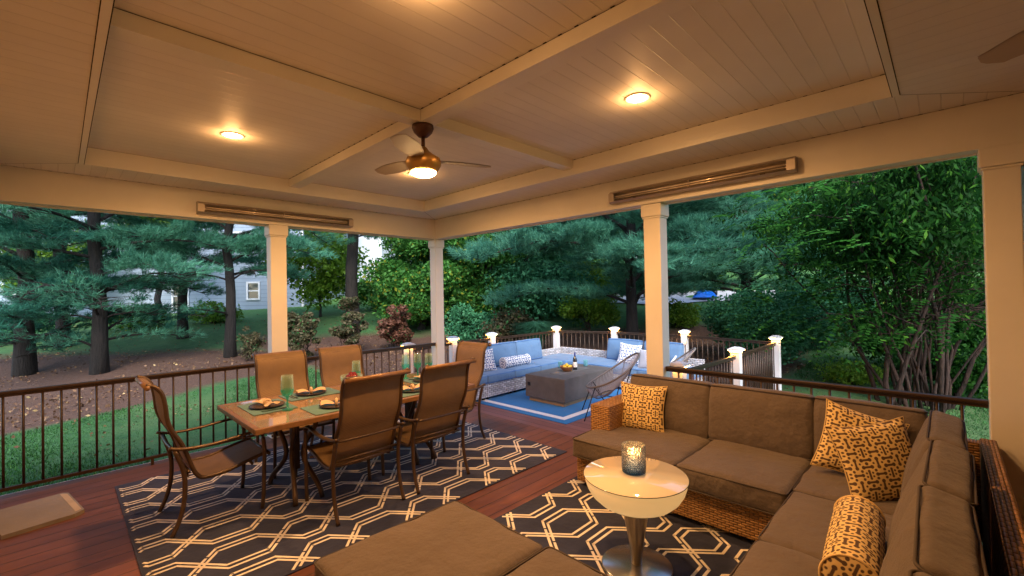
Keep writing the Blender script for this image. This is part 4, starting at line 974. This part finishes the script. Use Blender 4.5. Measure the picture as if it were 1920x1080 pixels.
def pine(loc, h, r, z0, Rr, nb, seed, label, mat=PINE, tuft=.15, dens=30, wd=.008, sect=None, needles=13, dead=0):
    global rng
    rg = np.random.default_rng(seed); save = rng; rng = rg
    e = empty('pine_tree', loc, 0, label, 'tree', 'pine trees round the garden'); m = MB(); trunk_tube(m, loc, h, r, seed)
    m.build('trunk', BK1, e)
    m = MB(); cs, ds = [], []
    for i in range(nb+dead):
        isdead = i >= nb
        z = (z0+(h*.97-z0)*(i/nb)**1.1) if not isdead else z0*(.25+.75*rg.random())
        a = i*2.4+rg.normal()*.5
        if sect is not None: a = R_(sect[0]+(sect[1]-sect[0])*rg.random())
        L = Rr*(1-.75*max(0, (z-z0)/(h-z0)))*(.7+.45*rg.random()) if not isdead else Rr*.6*(.4+.6*rg.random())
        up_ = .10+.25*rg.random(); pts = []
        for k in range(9):
            t = k/8; zz = z+L*(up_*math.sin(t*2.2)-.14*t*t)+.03*rg.normal()*t
            aa = a+.12*math.sin(3*t+i); pts.append((L*t*math.cos(aa), L*t*math.sin(aa), zz))
        m.tube(pts, [max(.006, (.020+.008*L)*(1-.85*k/8)) for k in range(9)], 5)
        P = np.array(pts)
        ns = int(4+L*3.2)
        for j in range(ns):       # side twigs in a flat fan
            t = .12+.88*(j+rg.random())/ns; kk = t*8; k0 = min(7, int(kk)); q = P[k0]+(P[k0+1]-P[k0])*(kk-k0)
            sg = 1 if j % 2 else -1; ta = a+sg*(.55+.5*rg.random()); tl = (.25+.30*L*(1-t*.6))*(.6+.7*rg.random())
            tp = q+np.array([math.cos(ta)*tl, math.sin(ta)*tl, tl*(.10+.12*rg.normal())])
            m.tube([tuple(q), tuple((q+tp)/2+[0, 0, .02]), tuple(tp)], [.012, .008, .004], 4, cap=False)
            if isdead and rg.random() < .45: continue
            nt2 = max(2, int(tl*dens*(.22 if isdead else .55))); u = rg.random((nt2, 1))**.7
            c = q+(tp-q)*u+rg.normal(size=(nt2, 3))*np.array([.10, .10, .05]); cs.append(c)
            d_ = unit(tp-q)[None, :]*np.ones((nt2, 1))+np.array([0, 0, .55]); ds.append(d_)
    m.build('branches', BK1, e)
    c = np.concatenate(cs); d_ = np.concatenate(ds); npmesh('crown', tuft_polys(c, d_, needles, tuft, wd), 3, mat, e)
    rng = save; return len(c)
def broad(loc, h, r, crown, seed, label, mat=DEC, leaf=.13, n=14000, name='broadleaf_tree', clumps=26, bk=BK2, squash=1., group='broadleaf trees beyond the decks', hollow=.55, stems=1, cr=.33):
    """crown = (zc, rx, rz) : ellipsoid centre height and radii"""
    global rng
    rg = np.random.default_rng(seed); save = rng; rng = rg
    e = empty(name, loc, 0, label, 'tree' if 'tree' in name else 'shrub', group); zc, rx, rz = crown
    cc = unit(rg.normal(size=(clumps, 3)))*(hollow+(1-hollow)*rg.random((clumps, 1))**.5); cc = cc*np.array([rx, rx*squash, rz])*(1-cr*.6)+np.array([0, 0, zc])
    m = MB(); top = zc
    for st in range(stems):
        off = rg.normal(size=2)*r*(1.5 if stems > 1 else 0); pts, rs = rings((off[0], off[1], -.15), (off[0]*3, off[1]*3, top), r, r*.45, 8, .06, seed+st); rs[0] *= 1.4; m.tube(pts, rs, 9)
    for c in cc[:: max(1, len(cc)//16)]:
        b0 = np.array([0, 0, max(.3, zc-rz*.7)*(.7+.3*rg.random())]); mid = (b0+c)/2+rg.normal(size=3)*.1; m.tube([tuple(b0), tuple(mid), tuple(c)], [r*.45, r*.25, r*.08], 6, cap=False)
    m.build('trunk' if 'tree' in name else 'stems', bk, e)
    per = n//clumps; L = []
    for c in cc:
        k = int(per*(.6+.8*rg.random())); v = unit(rg.normal(size=(k, 3)))*(rg.random((k, 1))**.45); R0 = rx*cr*(.7+.6*rg.random())
        L.append(c+v*R0*np.array([1.1, 1.1, .75]))
    P = np.concatenate(L); g = P[:, 2] > .03; P = P[g]
    npmesh('crown' if 'tree' in name else 'foliage', leaf_polys(P, leaf, .62, .9), 4, mat, e); rng = save
# left group of pines on the mulch
pine(W(45, 11), 11, .185, .7, 3.4, 36, 101, 'thick dark pine trunk with flared base at the far left', PINED, .18, 70, wd=.011, dead=3)
pine(W(117, 14.5), 11, .175, 2.1, 3.2, 28, 102, 'dark pine between the two thick trunks at the left', PINED, .18, 60, wd=.012, dead=3)
pine(W(185, 11), 12, .155, 2.0, 3.8, 38, 103, 'big dark pine with long bare low branches, third from the left', PINE, .18, 75, wd=.011, dead=16)
pine(W(342, 15.4), 11, .15, 2.5, 3.6, 32, 104, 'pine before the house windows left of the first column', PINE, .19, 70, wd=.013, dead=4)
pine(W(660, 15.7), 11, .23, 3.3, 2.8, 18, 105, 'grey trunked pine between the first column and corner column', PINE, .19, 60, wd=.013, sect=(110, 340))
pine(W(430, 12.5), 9, .14, 2.3, 3.2, 26, 106, 'soft pale pine boughs high left of the first column', PINE, .18, 75, wd=.012, dead=3)
pine(W(1185, 12.2), 12, .15, 1.2, 4.8, 60, 107, 'large teal white pine behind the orange column', PINE, .18, 95, wd=.012, needles=15)
pine(W(1400, 14.5), 12, .17, 1.3, 4.4, 46, 108, 'pale green pine beyond the leafy bush, right of the orange column', PINE, .2, 75, wd=.016)
pine(W(985, 19), 12, .2, 2.2, 4.2, 36, 109, 'pine rising behind the corner of the blue sofa', PINED, .2, 60, wd=.016)
# broadleaf trees
T = [(600, 19, 8, .06, (2.4, 2.1, 2.1), 'yellow green leafy tree right of the first column', DECY, .15, 9000),
     (790, 16.0, 8, .14, (2.1, 1.75, 2.3), 'dense green leafy tree left of the corner column', DEC, .105, 52000),
     (895, 17.5, 9, .2, (2.7, 2.5, 3.1), 'tall leafy tree just right of the corner column', DEC, .115, 56000),
     (1050, 24, 12, .25, (4.2, 4.4, 5.0), 'tall dark leafy tree beyond the pine behind blue sofa', DECB, .19, 36000),
     (1300, 26, 12, .25, (5.4, 4.8, 5.2), 'tall leafy tree beyond the pines right of orange column', DECB, .2, 32000),
     (1560, 23, 12, .25, (4.2, 4.8, 5.0), 'tall leafy tree beyond the multi stemmed tree', DEC, .19, 30000),
     (1800, 22, 12, .25, (4.2, 4.8, 5.0), 'tall leafy tree at the far right beyond the stems', DEC, .19, 30000),
     (830, 29, 13, .25, (5.6, 4.8, 5.4), 'tall leafy tree far behind the corner column', DEC, .22, 30000),
     (70, 20, 9, .2, (3.6, 2.6, 2.8), 'bright leafy tree beyond the far left pines', DECY, .16, 12000),
     (300, 20, 9, .15, (4.4, 1.7, 1.2), 'small bright leafy tree before the blue grey house', DECY, .15, 4500),
     (560, 36, 15, .3, (8.5, 5, 5.5), 'tall tree behind the blue grey house', DEC, .25, 22000),
     (150, 40, 17, .3, (9.5, 7, 6.5), 'tall tree above the house roof at the far left', DEC, .28, 22000)]
for i, (px_, s, h, r, cr_, l, mt, lf, n) in enumerate(T): broad(W(px_, s), h, r, cr_, 300+i, l, mt, lf, n, clumps=34, hollow=.35, cr=.36)
# shrubs
def shrub(px_, s, rx, rz, label, mat, leaf, n, seed, squash=1., clumps=20, upright=False, cr=.4, stems=5, group=None, name='shrub'):
    broad(W(px_, s), rz*2, .018, (rz*1.02, rx, rz), seed, label, mat, leaf, n, name, clumps, BK3, squash, group, .3, stems, cr)
shrub(568, 11.5, .52, .80, 'upright brown and green shrub right of the first column', BRN, .07, 7500, 401, clumps=34, cr=.26, group='brown tinged upright shrubs')
shrub(655, 12.5, .52, .88, 'upright brown shrub at the foot of the grey trunk', BRN, .07, 7500, 402, clumps=34, cr=.26, group='brown tinged upright shrubs')
shrub(738, 13, .60, .78, 'reddish brown shrub left of the corner column', RDB, .07, 7500, 403, clumps=34, cr=.26, group='brown tinged upright shrubs')
shrub(465, 12, .36, .5, 'small bare brown shrub left of the first column', BRN, .06, 1400, 404, group='brown tinged upright shrubs')
shrub(880, 13.5, .9, .65, 'grey green shrub behind the corner column', DECB, .08, 6000, 405)
shrub(955, 13, .8, .62, 'mottled brown green shrub behind the blue back cushions', BRN, .08, 5000, 406)
shrub(1100, 15, 1.1, .75, 'yellow green shrub left of the dark pine trunk', DECY, .09, 6000, 407)
shrub(1430, 10.6, 1.35, .98, 'rounded glossy green bush beyond the outer deck posts', DECB, .07, 32000, 408, clumps=40, cr=.32)
shrub(1530, 12.0, 1.3, 1.15, 'taller green bush behind the round bush', DECB, .09, 12000, 409, clumps=30, cr=.34)
shrub(700, 20, 1.4, .8, 'low green shrub mass at the lawn edge behind the brown shrubs', DEC, .11, 5000, 410)
shrub(1590, 8.8, .55, .22, 'low pale green plant on the lawn seen through the brown railing', DECY, .06, 2500, 411)
shrub(1790, 8.0, .9, .5, 'green undergrowth at the foot of the multi stemmed tree', DARKL, .08, 5000, 412)
shrub(800, 16.5, 2.0, 1.0, 'wide leafy bank behind the corner column', DEC, .12, 16000, 413, clumps=36)
shrub(1010, 17, 2.2, 1.15, 'dark leafy bank behind the far railing', DECB, .12, 16000, 414, clumps=36)
shrub(1120, 19, 1.6, 1.0, 'pale speckled bush beside the dark pine trunk', DECY, .11, 9000, 415, clumps=26)
shrub(900, 20, 2.6, 1.3, 'big rounded rhododendron bank beyond the blue sofa', DECB, .13, 18000, 416, clumps=36)
shrub(250, 17.5, 1.3, .5, 'low dark green bush on the lawn below the house', DEC, .09, 6000, 417, clumps=26)
shrub(400, 18.5, 1.1, .45, 'low bright green bush below the house window', DECY, .09, 4500, 418, clumps=22)
shrub(30, 15.5, 1.5, .6, 'dark bush beyond the far left trunk', DECB, .09, 7000, 419, clumps=26)
shrub(1690, 9.6, 1.0, .75, 'dark bush added behind the reddish stems to darken the view there', DARKL, .08, 10000, 420, clumps=30)  # added bush, put in to darken the bright lawn behind the stems
shrub(1850, 10.0, 1.3, 1.0, 'dark tall bush added behind the stems to darken the far right', DARKL, .09, 12000, 421, clumps=30)  # second added bush, deepens the dark at the far right
shrub(1600, 13.5, 1.5, .8, 'mid green bush on the lawn between leafy bush and stems', DEC, .09, 9000, 422, clumps=30)
shrub(1270, 15.5, .9, .42, 'low yellow green bush below the pale driveway', DECY, .08, 4500, 423, clumps=22)
# ornamental grass clump
e = empty('ornamental_grass', W(1003, 12.3), 0, 'clump of arching blue green grass behind the blue sofa', 'grass clump')
n = 1400; a_ = rng.random(n)*6.283; r0 = rng.random(n)*.12; sp_ = .25+.35*rng.random(n); h = .7+.4*rng.random(n)
b0 = np.stack([r0*np.cos(a_), r0*np.sin(a_), 0*a_], 1); dirn = np.stack([np.cos(a_), np.sin(a_), 0*a_], 1); sd = np.stack([-np.sin(a_), np.cos(a_), 0*a_], 1)*.009
m1 = b0+dirn*(sp_*.45)[:, None]+np.array([0, 0, 1])*(h*.8)[:, None]; t1 = b0+dirn*sp_[:, None]*1.3+np.array([0, 0, 1])*(h*.75)[:, None]
npmesh('blades', np.concatenate([np.stack([b0-sd, b0+sd, m1+sd, m1-sd], 1), np.stack([m1-sd, m1+sd, t1+sd*.2, t1-sd*.2], 1)]), 4, BLADEG, e)
# multi stemmed tree on the right with drooping leafy branches
base = W(1715, 7.4); e = empty('multi_stem_tree', base, 0, 'dark multi stemmed tree with reddish stems filling the right opening', 'tree')
rg = np.random.default_rng(77); m = MB(); tips = []
rtv, fwv = np.array([.6995, -.7147, 0]), np.array([.7147, .6995, 0])
for i in range(34):
    x0 = rg.normal()*.32; y0 = rg.normal()*.25; ang = (i/33-.5)*1.5+rg.normal()*.12; dp = rg.normal()*.30; H = 3.4+1.6*rg.random()
    pts = []; 
    for k in range(9):
        t = k/8; lat = x0+ang*H*.55*(t**1.2); dpt = y0+dp*H*.5*t; z = -.1+H*t*(1-.12*abs(ang)*t)
        p3 = rtv*lat+fwv*dpt; pts.append((p3[0]+.04*rg.normal(), p3[1]+.04*rg.normal(), z))
    r0 = .034*(.5+.8*rg.random()); m.tube(pts, [r0*(1-.75*k/8) for k in range(9)], 7)
    P = np.array(pts)
    for j in range(9):
        t = .32+.66*rg.random(); kk = t*8; k0 = min(7, int(kk)); q = P[k0]+(P[k0+1]-P[k0])*(kk-k0); a2 = rg.random()*6.283; tl = .5+.7*rg.random()
        tp = q+np.array([math.cos(a2)*tl, math.sin(a2)*tl, tl*(.35-.55*rg.random())]); m.tube([tuple(q), tuple((q+tp)/2+[0, 0, .1]), tuple(tp)], [.011, .008, .004], 4, cap=False); tips.append((q, tp))
m.build('stems', BK3, e)
cs = []; br = []
for q, tp in tips:
    if q[2] < 2.5 and rg.random() < .8: continue
    if q[2] < 3.3 and np.dot(q, rtv) > -.2 and rg.random() < .55: continue
    k = int((190 if q[2] < 2.6 else 400)*(.5+rg.random())); u = rg.random((k, 1)); c = q+(tp-q)*(.2+.95*u)+rg.normal(size=(k, 3))*np.array([.2, .2, .16]); c[:, 2] -= .22*u[:, 0]**2
    cs.append(c)
c = np.concatenate(cs); rng, sv = rg, rng
npmesh('crown', leaf_polys(c, .092, .32, .3, 1.1), 4, DARKL, e)
# pinnate sprays hanging towards the light
def spray(q, d_, L, nl, leaf, out):
    d_ = d_/np.linalg.norm(d_)
    for j in range(nl):
        t = (j+.5)/nl; pz = q+d_*L*t+np.array([0, 0, -.30*L*t*t]); s = unit(np.cross(d_, [0, 0, 1.])); 
        for sg in (-1, 1):
            dd = unit(s*sg+d_*.35+np.array([0, 0, -.15])+.1*rg.normal(size=3)); nn = unit(np.cross(dd, d_)); w3 = unit(np.cross(dd, nn)); l = leaf*(1.1-.5*t)*(.8+.4*rg.random())
            out.append([pz, pz+dd*l*.5+w3*l*.26, pz+dd*l, pz+dd*l*.5-w3*l*.26])
out = []; out2 = []
for i in range(560):
    lat = -2.5+3.9*rg.random()**1.15; z = 1.2+2.9*rg.random(); dpt = rg.normal()*.9
    if z < 2.5 and lat > .1: continue
    q = rtv*lat+fwv*dpt+np.array([0, 0, z]); dirv = -rtv*(.6+.5*rg.random())*np.sign(.6-lat)+fwv*rg.normal()*.5+np.array([0, 0, -.15+.3*rg.normal()])
    spray(q, dirv, .34+.28*rg.random(), 9, .10, out2 if ((lat < -1.6) and z > 2.6) else out)
npmesh('leaf_sprays', np.array(out), 4, DARKL, e); npmesh('bright_leaf_sprays', np.array(out2), 4, BRIGHT, e)
rng = sv
# far wood closing the view
cs = []
for i in range(150):
    px_ = -250+2500*i/149; s = 46+12*rng.random(); g = W(px_, s); R0 = 3.0+2*rng.random()
    for j in range(5):
        k = 330; v = unit(rng.normal(size=(k, 3)))*(rng.random((k, 1))**.4); cs.append(np.array([g.x, g.y, g.z+1.5+3.0*j])+v*np.array([R0, R0, 2.4]))
wo = npmesh('far_wood', leaf_polys(np.concatenate(cs), .55, .7, .6), 4, leafmat("far_leaf", (.02, .09, .035), (.07, .2, .08), .3)); tag(wo, 'distant dark green wood behind the houses and trees', 'wood', kind='stuff')

# ------------------------------------------------------------------ houses, unidentified blue object
SIDE = siding_mat("blue_grey_siding", (.30, .37, .46), .205, .35); SIDW = siding_mat("white_siding", (.80, .82, .86), .15, .8); TRIMW = plain("house_trim", (.75, .76, .8), .5)
PANE, nt_, p = newmat("window_pane"); p.inputs['Base Color'].default_value = (.03, .045, .05, 1); p.inputs['Roughness'].default_value = .05; p.inputs['Specular IOR Level'].default_value = .9
ROOFM = plain("house_roof", (.08, .08, .085), .9)
def house(px0, px1, s, z0, z1, depth, label, wall, wins, gable=False):
    k0, k1 = (px0-960)/831.9*s, (px1-960)/831.9*s; o_ = Vector((s*.7147+k0*.6995, s*.6995-k0*.7147, 0)); L = k1-k0
    r = empty('house', o_, math.atan2(-.7147, .6995), label, 'house')
    m = MB(); m.box(0, L, 0, depth, z0, z1)
    if gable: m.add([(0, 0, z1), (L, 0, z1), (L/2, 0, z1+L*.42), (0, depth, z1), (L, depth, z1), (L/2, depth, z1+L*.42)], [(0, 1, 2), (3, 5, 4)])
    m.build('wall', wall, r)
    m = MB()
    for x in (-.02, L-.10): m.box(x, x+.12, -.03, .05, z0, z1-.01)
    m.box(0.11, L-.11, -.02, -.001, z0, z0+.14); m.build('corner_board', TRIMW, r)
    m = MB()
    if gable: m.add([(-.3, -.4, z1-.12), (L/2, -.4, z1+L*.42+.05), (L/2, depth+.4, z1+L*.42+.05), (-.3, depth+.4, z1-.12), (L+.3, -.4, z1-.12), (L+.3, depth+.4, z1-.12)], [(0, 1, 2, 3), (1, 4, 5, 2)])
    else: m.add([(-.5, -.5, z1), (L+.5, -.5, z1), (L+.5, depth+.5, z1), (-.5, depth+.5, z1), (1, depth/2, z1+2.4), (L-1, depth/2, z1+2.4)], [(0, 1, 5, 4), (1, 2, 5), (2, 3, 4, 5), (3, 0, 4)])
    m.build('roof', ROOFM, r)
    for (a_, b_, c, d_) in wins:   # x0, x1, z0, z1 on the facade
        m = MB(); t = .09
        m.box(a_-t, b_+t, -.06, .02, d_, d_+t); m.box(a_-t, b_+t, -.07, .02, c-t, c); m.box(a_-t, a_, -.06, .02, c+.001, d_-.001); m.box(b_, b_+t, -.06, .02, c+.001, d_-.001); m.box(a_+.001, b_-.001, -.05, .015, (c+d_)/2-.03, (c+d_)/2+.03)
        f = m.build('window', TRIMW, r); m = MB(); m.box(a_, b_, -.012, -.002, c, d_); m.build('pane', PANE, f)
s = 23.2; L0 = (-120-960)/831.9*s
X_of = lambda px_: (px_-960)/831.9*s-L0
zof = lambda py, px_: CAMZ-(py-(563-.0187*(px_-810)-1.5))/831.9*s
house(-120, 569, s, .3, 7.4, 8, 'blue grey clapboard house behind the left pines', SIDE,
      [(X_of(326), X_of(352), zof(588, 340), zof(542, 340)), (X_of(466), X_of(485), zof(569, 475), zof(541, 475)), (X_of(430), X_of(470), zof(473, 450), zof(447, 450)), (X_of(8), X_of(40), zof(560, 25), zof(500, 25)), (X_of(95), X_of(125), zof(560, 25), zof(500, 25)), (X_of(232), X_of(258), zof(473, 245), zof(447, 245))])
house(655, 716, 44, 3.0, 9.0, 9, 'white gabled house high beyond the lawn', SIDW, [], True)
house(717, 775, 47, 3.0, 11.5, 9, 'blue grey house part beside the white gable', SIDE, [])
e = empty('blue_object', W(1322, 20.6), .3, 'unidentified bright blue object shaped as a tarp heap on the pale driveway, half hidden by branches', 'tarp')  # blue object of unknown kind, given the shape of a tarp heap
TARP = plain("tarp_blue", (.01, .14, .62), .3, 0, .25, 6, .3, 20); m = MB()
m.grid(lambda u, v: ((u-.5)*1.7, (v-.5)*1.0, .08+.50*(math.sin(math.pi*u)**.6)*(math.sin(math.pi*v)**.6)*(.8+.25*math.sin(9*u)*math.cos(7*v+1))), 26, 16); m.build('sheet', TARP, e)
m = MB(); m.tube([(-.15, -.52, .28), (-.15, -.30, .30)], .13, 14); m.build('opening', BLACK, e)
